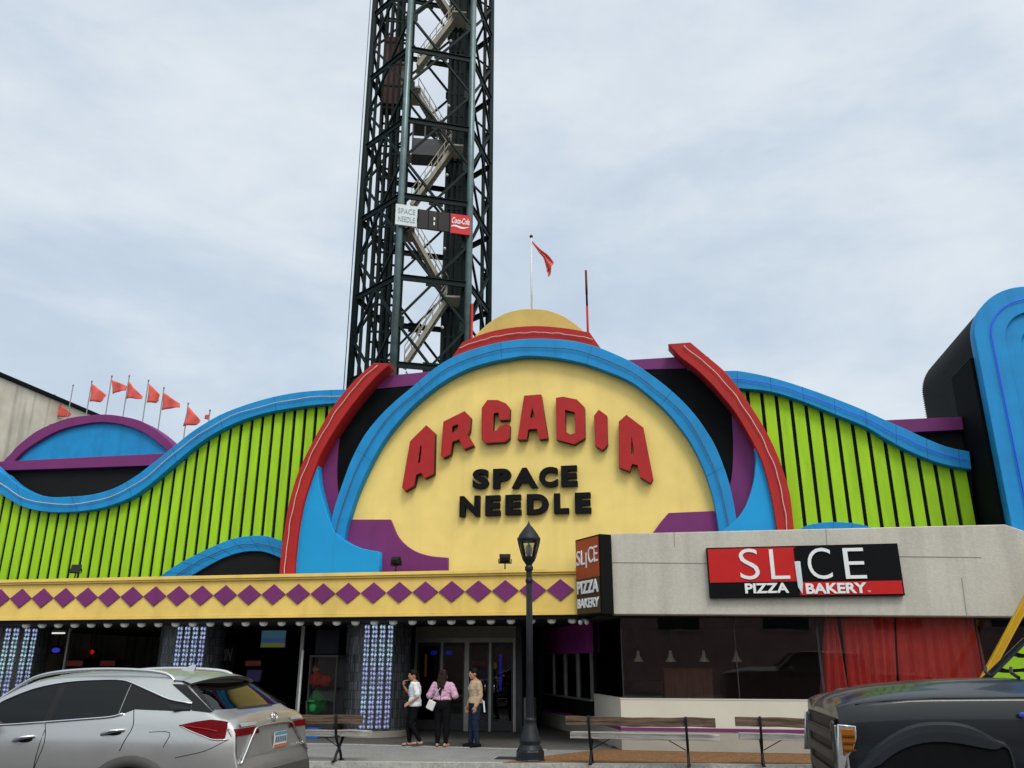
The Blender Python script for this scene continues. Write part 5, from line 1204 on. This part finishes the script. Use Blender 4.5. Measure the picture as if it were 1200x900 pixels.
# ---------------- black pickup; local x runs from the nose to the tail, street side is -y
TX, TY = 1.32, 9.02
TR_ = thing('pickup_truck', 'black pickup truck with chrome headlamp parked before the bakery', 'truck', (TX, TY, ROADZ))
CRS = [(0, 1.50), (.08, 1.53), (.22, 1.56), (.64, 1.60), (1.25, 1.61), (2.0, 1.62)]
HOOD = smooth_tab([(0, 1.47), (.05, 1.53), (.14, 1.585), (.42, 1.665), (.82, 1.71), (1.2, 1.735), (1.75, 1.75), (2.0, 1.75)])
def hw(x): return .985-.05*max(0, (.30-x)/.30)**2
rows = []
for x in [0, .03, .07, .12, .2, .3, .45, .6, .8, 1.0, 1.2, 1.4, 1.6, 1.70]:
    c, h = interp(CRS, x), interp(HOOD, x); w_ = hw(x)
    half = [(w_-.04, .75), (w_-.01, 1.0), (w_, 1.2), (w_-.005, 1.36), (w_-.02, 1.45), (w_-.035, c-.03), (w_-.05, c-.005), (w_-.085, c+.012), (w_-.14, c+.03), (w_-.25, c+.06 if c+.06 < h else h-.02), (w_-.42, h-.03), (w_-.50, h-.004), (.25, h), (0, h+.004)]
    rows.append([(x, -y, z) for y, z in half]+[(x, y, z) for y, z in half[::-1]][1:])
mb = MB().grid(rows, True); mb.add(rows[0], [list(range(len(rows[0])))], False); mb.build('hood_and_fenders', TRKP, TR_, False)
def tpx(px, py, y=-1.0): X, Z = PY(px, py, TY+y); return (X-TX, Z-ROADZ)
fo = [tpx(*q) for q in [(1001, 904), (1006, 896), (1020, 880), (1038, 865.5), (1060, 853), (1080, 847.2), (1099, 846), (1118, 846.5), (1135, 850), (1152, 857), (1170, 868), (1184, 877.5)]]
fi = [tpx(*q) for q in [(1020, 904), (1030, 897), (1044, 885.5), (1060, 876.5), (1076, 871.5), (1090, 869.5), (1104, 869.3), (1118, 870.3), (1135, 873), (1150, 876), (1166, 878.5), (1183, 880)]]
fo = [(fo[0][0]-.06, fo[0][1]-.3)]+fo+[(fo[-1][0]+.06, fo[-1][1]-.5)]; fi = [(fi[0][0]-.05, fi[0][1]-.3)]+fi+[(fi[-1][0]-.02, fi[-1][1]-.5)]
fo, fi = resample(cr(fo, 4), 40), resample(cr(fi, 4), 40)
for s in (-1, 1):
    rows = [[(a[0], s*(hw(a[0])-.005), a[1]), (a[0]+(b[0]-a[0])*.15, s*(hw(.5)+.022), a[1]+(b[1]-a[1])*.15), ((a[0]+b[0])/2, s*(hw(.5)+.027), (a[1]+b[1])/2), (b[0], s*(hw(.5)+.028), b[1]), (b[0], s*(hw(.5)-.10), b[1])] for a, b in zip(fo, fi)]
    MB().grid(rows, False).build('wheel_flare', M('truck_paint_lit', (.014, .017, .022), .45, coat=.1), TR_, False)  # same truck paint; its lighter shading is put into the colour
    bl = [(b[0], s*(hw(.5)+.012), b[1]) for b in fi]; mb = MB(); mb.add(bl+[(bl[-1][0], bl[-1][1], .45), (bl[0][0], bl[0][1], .45)], [list(range(len(bl)+2))], False); mb.build('wheel_well', BLK, TR_, False)
    for cx in (.80, 4.9):
        me = MB().lathe([(.25, -.13), (.38, -.14), (.43, -.11), (.43, .11), (.38, .14), (.25, .13)], n=32).mesh('wheel'); me.transform(Matrix.Translation((cx, s*.93, .43)) @ Matrix.Rotation(PI/2, 4, 'X')); wo = link('wheel', me, TYRE, TR_, False)
        me = MB().lathe([(0, .11), (.07, .115), (.07, .06), (.22, .05), (.26, .12), (.27, -.1)], n=24).mesh('rim'); me.transform(Matrix.Translation((cx, s*.93, .43)) @ Matrix.Rotation(-s*PI/2, 4, 'X')); link('rim', me, CHROME, wo, False)
    # headlamp with amber side marker
    yy = s*(hw(.2)+.012)
    pts = [tpx(*q, y=-.985) for q in [(981, 848.5), (1002, 850.5), (1003.5, 864), (1000, 877), (992, 889), (989, 905), (981, 905)]]
    def plate(name, pts, y, th, mat, par):
        me = curve_mesh([pts], th, .006); me.transform(Matrix(((1, 0, 0, 0), (0, 0, -1, y), (0, 1, 0, 0), (0, 0, 0, 1)))); return link(name, me, mat, par, False)
    hd = plate('headlight', pts, yy-s*.0, .05, M('headlamp_chrome', (.62, .63, .64), .18, metal=.9, var=.3, scale=16), TR_)
    am = [tpx(*q, y=-1.01) for q in [(985, 854), (1000.5, 854.5), (1002, 866), (998, 880), (988.5, 885.5)]]
    plate('amber_marker', am, yy+s*.03, .02, M('amber_lens', (.27, .085, .008), .25), hd)
    for k in range(3):
        za = am[0][1]-.055-.055*k; MB().box(am[0][0]+.005, am[1][0]-.005, yy+s*.045-.006, yy+s*.045+.006, za-.007, za+.007).build('marker_rib', M('amber_dark', (.12, .035, .005), .3), hd, False)
    for k, yb in enumerate((.80, .875, .95)): MB().box(-.03+.02*k, .04, s*yb-.028, s*yb+.028, .86, 1.37).build('lamp_bar', M('lamp_bar_chrome', (.50, .51, .52), .15, metal=.9, var=.2), hd, False, bevel=.01)
# grille
MB().box(-.02, .0, -.80, .80, .80, 1.42).build('grille', M('grille_dark', (.008, .008, .009), .4), TR_, False, bevel=.02)
gm = MB()
for z in (.93, 1.10, 1.27): gm.box(-.05, -.022, -.76, .76, z-.05, z+.05)
gm.build('grille_bar', M('grille_bar_satin', (.035, .036, .038), .35, metal=.2), TR_, False, bevel=.015)
for s in (-1, 1): MB().box(-.045, .02, s*.74-.05, s*.74+.05, .78, 1.40).build('grille_frame', M('grille_grey', (.10, .105, .11), .3, metal=.6), TR_, False, bevel=.02)
MB().box(-.10, .05, -1.0, 1.0, .42, .74).build('bumper', CHROME, TR_, False, bevel=.04)
mb = MB(); sec = [(0, 1.46), (.22, 1.50)]
# shut line between fender and hood, door seam
MB().tube([(x, -(hw(x)-.052), interp(CRS, x)-.002) for x in (.15, .4, .8, 1.2, 1.68)], .006, 5).build('hood_seam', BPLA, TR_, False)
# cab
def pl4(name, pts, mat, solid=0): return MB().add(pts, [tuple(range(len(pts)))], False).build(name, mat, TR_, False, solid=solid)
RF = 2.14
for s in (-1, 1):
    cab = MB()
    cab.bar((1.74, s*.83, 1.69), (2.20, s*.72, RF-.03), .055, .06); cab.bar((3.35, s*.90, 1.55), (3.35, s*.73, RF-.02), .10, .07, up=(1, 0, 0)); cab.bar((4.35, s*.90, 1.55), (4.15, s*.73, RF-.02), .16, .08, up=(1, 0, 0)); cab.bar((2.25, s*.73, RF-.02), (4.2, s*.73, RF-.02), .08, .08)
    cab.build('cab_pillar', TRKP, TR_, False)
rows = [[(x, -.76+1.52*j/12, RF+.05*(1-((j-6)/6)**2)*(1 if 2.6 < x < 4.1 else .4)) for j in range(13)] for x in (2.20, 2.4, 3.0, 3.5, 4.0, 4.25)]
MB().grid(rows).build('roof', TRKP, TR_, False, solid=.05)
for s in (-1, 1): mb = MB().box(1.715, 4.40, s*.955-.04, s*.955+.04, .60, 1.61); mb.build('door', TRKP, TR_, False, bevel=.015)
ws = MB().grid([[(1.74+.44*t, (-.80+.12*t)+(1.60-.24*t)*j/10, 1.69+(RF-.04-1.69)*t+.0) for j in range(11)] for t in [k/6 for k in range(7)]]).build('windscreen', GLASS('truck_glass', (.22, .25, .25), .8, 1.5), TR_, False)
for s in (-1, 1): pl4('side_window', [(1.86, s*.91, 1.605), (3.32, s*.905, 1.605), (3.32, s*.76, RF-.05), (2.27, s*.76, RF-.05)], CGLASS); pl4('side_window', [(3.40, s*.905, 1.605), (4.30, s*.905, 1.605), (4.15, s*.76, RF-.05), (3.40, s*.76, RF-.05)], CGLASS)
MB().box(1.70, 1.80, -.90, .90, 1.66, 1.70).build('cowl', BPLA, TR_, False)
for y in (-.45, .25): MB().tube([(1.66, y, 1.76), (1.70, y+.28, 1.80), (1.78, y+.50, 1.84)], .016, 6).build('wiper', BPLA, TR_, False)
MB().box(1.80, 4.35, -.88, .88, .62, 1.50).build('cab_floor', DARK, TR_, False)
for s in (-1, 1): MB().box(4.45, 6.2, s*.95-.05, s*.95+.05, .62, 1.50).build('bed_side', TRKP, TR_, False, bevel=.03)
MB().box(6.14, 6.22, -.89, .89, .62, 1.50).build('tailgate', TRKP, TR_, False, bevel=.02); MB().box(4.45, 6.12, -.89, .89, .80, .86).build('bed_floor', BPLA, TR_, False); MB().box(4.45, 4.5, -.89, .89, .87, 1.50).build('bed_front', TRKP, TR_, False)
bx_, bz_ = tpx(1199, 838); me = MB().ell((bx_, -1.0, bz_), (.035, .010, .024), 16, 8).mesh('fender_badge'); link('fender_badge', me, M('badge_blue', (.05, .06, .35), .3), TR_, False)
for s in (-1, 1): MB().ell((2.05, s*1.17, 1.62), (.10, .14, .15)).build('mirror', TRKP, TR_, False); MB().bar((2.05, s*.96, 1.55), (2.05, s*1.08, 1.58), .05).build('mirror_arm', TRKP, TR_, False)
# ================================================================== PEOPLE
def remesh(mb, name, mat, parent, vox=.010, it=3, label=None, wrinkle=0):
    me0 = mb.mesh('tmp'); o = bpy.data.objects.new('tmp', me0); COL.objects.link(o)
    r = o.modifiers.new('r', 'REMESH'); r.mode = 'VOXEL'; r.voxel_size = vox; r.use_smooth_shade = True
    s = o.modifiers.new('s', 'SMOOTH'); s.iterations = it; s.factor = .5
    me = to_mesh(o); bpy.data.meshes.remove(me0)
    if wrinkle:
        from mathutils import noise as nz
        nr = [v.normal.copy() for v in me.vertices]
        for v in me.vertices: v.co += nr[v.index]*wrinkle*(nz.noise(Vector((v.co.x*11, v.co.y*11, v.co.z*20)))+.5*nz.noise(Vector((v.co.x*26+5, v.co.y*26, v.co.z*34))))
    for p in me.polygons: p.use_smooth = True
    return link(name, me, mat, parent, False, label)
def cap(mb, pts, rs, n=12):
    pts = [Vector(p) for p in pts]; mb.tube(pts, rs, n)
    for p, r in zip(pts, rs): mb.ell(p, (r*.98, r*.98, r*.98), 10, 7)
SKIN = M('skin', (.42, .22, .145), .55, var=.08, scale=12); SKIN.node_tree.nodes['Principled BSDF'].inputs['Subsurface Weight'].default_value = .05
HAIRD = M('hair_dark', (.008, .006, .005), .6, var=.4, scale=25, spec=.12); HAIRB = M('hair_brown', (.018, .010, .008), .6, spec=.12, var=.5, scale=20, grain=(40, 40, 3))
LEGG = M('leggings_black', (.006, .006, .008), .85, var=.2, spec=.08); JEAN = M('jeans_blue', (.011, .020, .045), .85, var=.3, scale=6)
EYEW = M('eye_white', (.7, .68, .65), .2); EYED = M('eye_dark', (.02, .012, .01), .2)
def hand(mb, wrist, d, side, up, curl=.3):
    """palm and five bent fingers; d = pointing direction, side = towards the thumb, up = back of the hand"""
    w, d, s, u = Vector(wrist), Vector(d).normalized(), Vector(side).normalized(), Vector(up).normalized()
    for a in (-.022, 0, .022): cap(mb, [w+s*a*.7, w+d*.075+s*a], [.016, .014], 8)
    for k, (o_, ln) in enumerate(((.030, .062), (.011, .070), (-.009, .066), (-.028, .050))):
        p = w+d*.078+s*o_; q = p+d*ln*.45-u*ln*curl*.35; r_ = q+d*ln*.30-u*ln*curl*.9; t = r_+d*ln*.16-u*ln*curl*.9
        cap(mb, [p, q, r_, t], [.0098, .0090, .0082, .0070], 8)
    p = w+d*.02+s*.026; q = p+d*.028+s*.026-u*.01; r_ = q+d*.030+s*.006-u*.014; cap(mb, [p, q, r_], [.014, .0115, .0085], 8)
def head(mb, c, f, tilt=0):
    c, f = Vector(c), Vector(f).normalized(); u = Vector((0, 0, 1)); s = f.cross(u).normalized()
    mb.ell(c+u*.02-f*.012, (.078+abs(f.x)*.014, .078+abs(f.y)*.014, .100)); mb.ell(c-u*.045+f*.022, (.060, .060, .066)); mb.ell(c-u*.095+f*.048, (.028, .028, .022))
    cap(mb, [c+u*.018+f*.082, c-u*.022+f*.102], [.010, .016], 8); mb.ell(c-u*.052+f*.082, (.018, .018, .010)); mb.ell(c-u*.066+f*.078, (.018, .018, .010)); mb.ell(c+u*.032+f*.068, (.045, .045, .014))
    for q in (-1, 1): mb.ell(c+s*q*.040-u*.030+f*.056, (.022, .022, .020)); mb.ell(c+s*q*.082-f*.008-u*.008, (.012, .018, .028))
def eyes(P, c, f):
    c, f = Vector(c), Vector(f).normalized(); u = Vector((0, 0, 1)); s = f.cross(u).normalized()
    for q in (-1, 1):
        e = MB().ell(c+s*q*.031+u*.008+f*.074, (.012, .012, .009), 10, 8).build('eye', EYEW, P, False); MB().ell(c+s*q*.031+u*.008+f*.083, (.006, .006, .006), 8, 6).build('iris', EYED, e, False)
def legs(mb, J, k=1.0, ex=0.0, foot=True):
    for h, kn, an in J['legs']:
        cap(mb, [h, tuple((Vector(h)+Vector(kn))/2), kn, tuple(Vector(kn).lerp(Vector(an), .35)), an], [.092*k+ex, .078*k+ex, .056*k+ex, .054*k+ex, .036+ex])
def torso(mb, J, ex=0.0, k=1.0, z0=.80, z1=1.30):
    rows = []; n = 18
    prof = [(.76, .150, .105), (.82, .168, .122), (.88, .172, .125), (.95, .160, .112), (1.02, .145, .100), (1.10, .150, .108), (1.18, .162, .118), (1.25, .168, .105), (1.30, .150, .085), (1.34, .095, .065), (1.37, .060, .055)]
    pr = [q for q in prof if z0-.001 <= q[0] <= z1+.001]
    for z, a, b in pr: rows.append([((a*k+ex)*math.cos(2*PI*i/n)+J.get('sh', (0, 0))[0]*(z-.8), (b*k+ex)*math.sin(2*PI*i/n)+J.get('sh', (0, 0))[1]*(z-.8), z) for i in range(n)])
    mb.grid(rows, True, True); mb.add(rows[0], [list(range(n))[::-1]]); mb.add(rows[-1], [list(range(n))])
def arm(mb, a, ex=0, upto=2):
    s, e, w = a; rs = [.050+ex, .042+ex, .036+ex, .034+ex, .024+ex]
    pts = [s, tuple((Vector(s)+Vector(e))/2), e, tuple(Vector(e).lerp(Vector(w), .35)), w]; m = {1: 3, 2: 5}[upto]; cap(mb, pts[:m], rs[:m])
def foot(mb, an, d, ex=0.0, h=0.0):
    an, d = Vector(an), Vector(d).normalized(); g = Vector((an.x, an.y, h)); cap(mb, [g+d*-.045+Vector((0, 0, .035)), g+d*.06+Vector((0, 0, .034)), g+d*.15+Vector((0, 0, .024))], [.034+ex, .036+ex, .026+ex], 10); cap(mb, [an, g+Vector((0, 0, .05))], [.034+ex*.5, .034+ex*.5], 10)

def woman(name, label, pos, rz, Hs, J):
    P = thing('person', label, 'person', (pos[0], pos[1], .008), rz); P.scale = (Hs, Hs, Hs)
    hc = J.get('head', (0, -.02, 1.475)); hf = J.get('face', (0, -1, 0))
    b = MB(); torso(b, J, z0=.76, z1=1.37); cap(b, [(J['nk'][0], J['nk'][1], 1.33), (hc[0], hc[1]+.01, hc[2]-.06)], [.050, .047]); head(b, hc, hf); legs(b, J)
    for a in J['arms']: arm(b, a)
    for h_ in J['hands']: hand(b, *h_)
    for (h, kn, an), fd, lift in zip(J['legs'], J['feet'], J['lift']): foot(b, an, fd, 0, lift)
    remesh(b, 'body', SKIN, P, .0065, 3); eyes(P, hc, hf)
    return P, hc
# --- woman in the white T-shirt, walking to the left; local facing is -y (turned by rz)
A_pos = PZ(484.5, 874.6); B_pos = PZ(517.5, 875.3); C_pos = PZ(556.5, 875.8)
def Hs(px, ytop, pos, H=1.60): return (PY(px, ytop, pos[1])[1])/H
JA = dict(nk=(0, -.02), sh=(0, -.03), head=(0, -.06, 1.475), face=(.10, -1, .02),
    legs=[((.085, 0, .82), (.075, -.06, .45), (.07, .13, .115)), ((-.085, 0, .82), (-.08, -.13, .45), (-.08, -.09, .085))],
    feet=[(0, -1, 0), (-.05, -1, 0)], lift=[.03, 0],
    arms=[((.185, -.01, 1.27), (.225, .06, 1.03), (.20, -.12, .90)), ((-.185, -.03, 1.27), (-.22, -.13, 1.06), (-.16, -.26, 1.24))],
    hands=[((.20, -.14, .89), (0, -.8, -.45), (-.2, -.3, .9), (1, 0, .1), .5), ((-.155, -.265, 1.25), (.1, -.2, 1), (.8, .3, 0), (0, -1, .1), 1.0)])
rzA = math.radians(-72)     # faces left, slightly towards the building
PA, hc = woman('person', 'woman in a white printed T-shirt and black leggings walking past the column', A_pos, rzA, Hs(482, 785, A_pos), JA)
WT = M('tshirt_white', (.70, .71, .75), .85, var=.06, scale=8)
c = MB(); torso(c, JA, .018, 1.08, .82, 1.34)
for a in JA['arms']: cap(c, [a[0], tuple(Vector(a[0]).lerp(Vector(a[1]), .4)), tuple(Vector(a[0]).lerp(Vector(a[1]), .8))], [.066, .066, .070])
tee = remesh(c, 't_shirt', WT, PA, .011, 3, wrinkle=.010)
pr_ = MB()
for (x, y, z, r) in ((.015, 0, 1.12, .035), (-.02, 0, 1.07, .03), (.03, 0, 1.03, .025), (.0, 0, 1.17, .02)): pr_.ell((x, -.158-.03*(z-.8), z), (r, .006, r*.9), 10, 6)
pr_.build('shirt_print', M('print_dark', (.05, .055, .07), .8), tee, False)
c = MB(); torso(c, JA, .010, 1.02, .76, .95); legs(c, JA, 1, .010); remesh(c, 'leggings', LEGG, PA, .010, 3, wrinkle=.006)
hr = MB(); hr.ell((hc[0], hc[1]+.016, hc[2]+.045), (.092, .100, .092)); hr.ell((hc[0], hc[1]-.03, hc[2]+.095), (.07, .06, .035)); hr.ell((hc[0], hc[1]+.075, hc[2]-.02), (.060, .050, .075)); cap(hr, [(0, hc[1]+.10, hc[2]+.02), (0, hc[1]+.12, hc[2]-.10), (0, hc[1]+.11, hc[2]-.20)], [.035, .032, .018]); remesh(hr, 'hair', HAIRD, PA, .009, 3)
for (h, kn, an), fd, lift in zip(JA['legs'], JA['feet'], JA['lift']):
    q = Vector((an[0], an[1], lift)); d = Vector(fd).normalized(); s_ = MB(); cap(s_, [q-d*.05+Vector((0, 0, .014)), q+d*.06+Vector((0, 0, .014)), q+d*.16+Vector((0, 0, .014))], [.016, .018, .016], 8); s_.box(q.x-.045, q.x+.045, min(q.y-.05*d.y*-1, q.y+.16*d.y)-.01, max(q.y+.05, q.y+.16*d.y)+.01, q.z, q.z+.022); cap(s_, [q+d*.05+Vector((-.04, 0, .03)), q+d*.07+Vector((0, 0, .075)), q+d*.05+Vector((.04, 0, .03))], [.018, .02, .018], 8); remesh(s_, 'slide_sandal', M('slide_grey', (.05, .055, .065), .7), PA, .008, 2)
ph = thing('pouch', 'small dark pouch held at the hip by the woman in white', 'pouch', (0, 0, 0)); mt = Matrix.Translation((A_pos[0], A_pos[1], 0)) @ Matrix.Rotation(rzA, 4, 'Z') @ Matrix.Scale(PA.scale[0], 4)
q = mt @ Vector((.175, -.20, .86)); ph.location = q; ph.rotation_euler = (0, 0, rzA)
MB().box(-.018, .018, -.09, .07, -.06, .07).build('bag', LEGG, ph, False, bevel=.012); MB().box(-.020, .020, -.092, .072, .045, .055).build('flap', IRON, ph, False)
# --- woman in pink seen from behind
JB = dict(nk=(0, -.01), head=(.0, -.03, 1.47), face=(-.1, -1, -.15),
    legs=[((.09, 0, .82), (.10, -.01, .45), (.095, .02, .085)), ((-.09, 0, .82), (-.10, -.01, .45), (-.10, .02, .085))],
    feet=[(.2, -1, 0), (-.2, -1, 0)], lift=[0, 0],
    arms=[((.19, 0, 1.27), (.31, .03, 1.05), (.14, -.22, 1.10)), ((-.19, 0, 1.27), (-.31, .03, 1.05), (-.14, -.22, 1.10))],
    hands=[((.135, -.235, 1.105), (-.6, -.6, .3), (-.2, -.3, .9), (.5, -.7, 0), .7), ((-.135, -.235, 1.105), (.6, -.6, .3), (.2, -.3, .9), (-.5, -.7, 0), .7)])
rzB = PI-.12
PB, hc = woman('person', 'woman with long brown hair in a pink sweater, seen from behind', B_pos, rzB, Hs(517, 785, B_pos), JB)
PK = M('sweater_pink', (.58, .34, .47), .9, var=.10, scale=9, bump=.3, bscale=40)
c = MB(); torso(c, JB, .028, 1.12, 1.02, 1.34); rows = None
for a in JB['arms']: cap(c, [a[0], tuple(Vector(a[0]).lerp(Vector(a[1]), .5)), a[1], tuple(Vector(a[1]).lerp(Vector(a[2]), .5)), a[2]], [.072, .078, .078, .066, .044])
for k in range(18):
    a = 2*PI*k/18; c.ell((.185*math.cos(a), .135*math.sin(a), .985), (.030, .028, .035), 8, 6)
remesh(c, 'sweater', PK, PB, .011, 3, wrinkle=.011)
c = MB(); torso(c, JB, .014, 1.12, .76, 1.02); legs(c, JB, 1.12, .012); remesh(c, 'leggings', LEGG, PB, .010, 3, wrinkle=.006)
hr = MB(); hr.ell((hc[0], hc[1]+.025, hc[2]+.03), (.092, .100, .092))
for a, ln in ((-.055, .30), (-.03, .38), (0, .42), (.03, .40), (.055, .32)): cap(hr, [(a*1.1, hc[1]+.085, hc[2]+.02), (a*1.25, hc[1]+.125, hc[2]-.12), (a*.9, hc[1]+.165, hc[2]-.26), (a*.5, hc[1]+.165, hc[2]-ln)], [.045, .042, .034, .014])
remesh(hr, 'hair', HAIRB, PB, .009, 3, wrinkle=.016)
for (h, kn, an), fd in zip(JB['legs'], JB['feet']):
    q = Vector((an[0], an[1], 0)); d = Vector(fd).normalized(); s_ = MB(); cap(s_, [q-d*.05+Vector((0, 0, .008)), q+d*.06+Vector((0, 0, .008)), q+d*.16+Vector((0, 0, .008))], [.030, .034, .026], 8); me_ = s_.mesh('x'); me_.transform(Matrix.Translation((0, 0, .006)) @ Matrix.Diagonal((1, 1, .35, 1))); link('sandal', me_, M('sandal_tan', (.20, .10, .07), .7), PB, False)
mt = Matrix.Translation((B_pos[0], B_pos[1], 0)) @ Matrix.Rotation(rzB, 4, 'Z') @ Matrix.Scale(PB.scale[0], 4)
bg_ = thing('shoulder_bag', 'small white quilted bag hanging at the hip of the woman in pink', 'bag', tuple(mt @ Vector((.215, .155, .86))), rzB)
me = MB().box(-.09, .09, -.03, .03, -.10, .10).mesh('bag_body'); me.transform(Matrix.Rotation(-.42, 4, 'Y')); bb = link('bag_body', me, M('bag_white', (.72, .71, .69), .5, bump=.3, bscale=30), bg_, False); md = bb.modifiers.new('b', 'BEVEL'); md.width = .02; md.segments = 3
MB().tube(cr([(-.02, 0, .10), (-.12, .03, .22), (-.22, .03, .36)], 5), .007, 6).build('strap', M('bag_white', (.72, .71, .69), .5), bg_, False)
# --- woman in the tan sweater
JC = dict(nk=(0, -.01), head=(-.01, -.045, 1.475), face=(-.1, -1, .0),
    legs=[((.085, 0, .82), (.085, -.03, .45), (.08, .03, .085)), ((-.085, 0, .82), (-.09, -.04, .45), (-.10, -.06, .085))],
    feet=[(.15, -1, 0), (-.2, -1, 0)], lift=[0, 0],
    arms=[((.185, 0, 1.27), (.215, .04, 1.03), (.19, -.06, .82)), ((-.185, -.01, 1.27), (-.22, .0, 1.03), (-.21, -.10, .82))],
    hands=[((.19, -.065, .815), (0, -.15, -1), (0, -1, .1), (1, 0, 0), .4), ((-.21, -.105, .815), (0, -.15, -1), (0, -1, .1), (-1, 0, 0), .4)])
rzC = math.radians(-58)
PC, hc = woman('person', 'woman in a tan sweater and blue jeans standing by the glass doors', C_pos, rzC, Hs(553, 783, C_pos), JC)
TN = M('sweater_tan', (.47, .34, .23), .9, var=.08, scale=9, bump=.2, bscale=50)
c = MB(); torso(c, JC, .020, 1.12, .95, 1.34); torso(c, JC, .030, 1.08, .88, .95)
for a in JC['arms']: cap(c, [a[0], tuple(Vector(a[0]).lerp(Vector(a[1]), .5)), a[1], tuple(Vector(a[1]).lerp(Vector(a[2]), .5)), tuple(Vector(a[1]).lerp(Vector(a[2]), .95))], [.066, .064, .056, .052, .044])
c.ell((.06, -.085, 1.17), (.085, .07, .085)); c.ell((-.06, -.085, 1.17), (.085, .07, .085))
remesh(c, 'sweater', TN, PC, .011, 3, wrinkle=.008)
c = MB(); torso(c, JC, .014, 1.04, .76, .95); legs(c, JC, 1.02, .014); remesh(c, 'jeans', JEAN, PC, .010, 3, wrinkle=.009)
hr = MB(); hr.ell((hc[0], hc[1]+.016, hc[2]+.045), (.092, .100, .092)); hr.ell((hc[0], hc[1]-.03, hc[2]+.095), (.07, .06, .035)); hr.ell((hc[0], hc[1]+.05, hc[2]-.02), (.075, .06, .06)); hr.ell((hc[0], hc[1]+.105, hc[2]+.0), (.050, .050, .05)); remesh(hr, 'hair', HAIRD, PC, .009, 3)
for (h, kn, an), fd in zip(JC['legs'], JC['feet']):
    s_ = MB(); foot(s_, (an[0], an[1], .075), fd, .012, 0.0); remesh(s_, 'shoe', LEGG, PC, .009, 2)
t_ = MB(); t_.add([(.205, .10, .93), (.215, .13, .93), (.225, .15, .70), (.215, .12, .70)], [(0, 1, 2, 3)]); t_.build('ribbon', WT, PC, False, solid=.006)
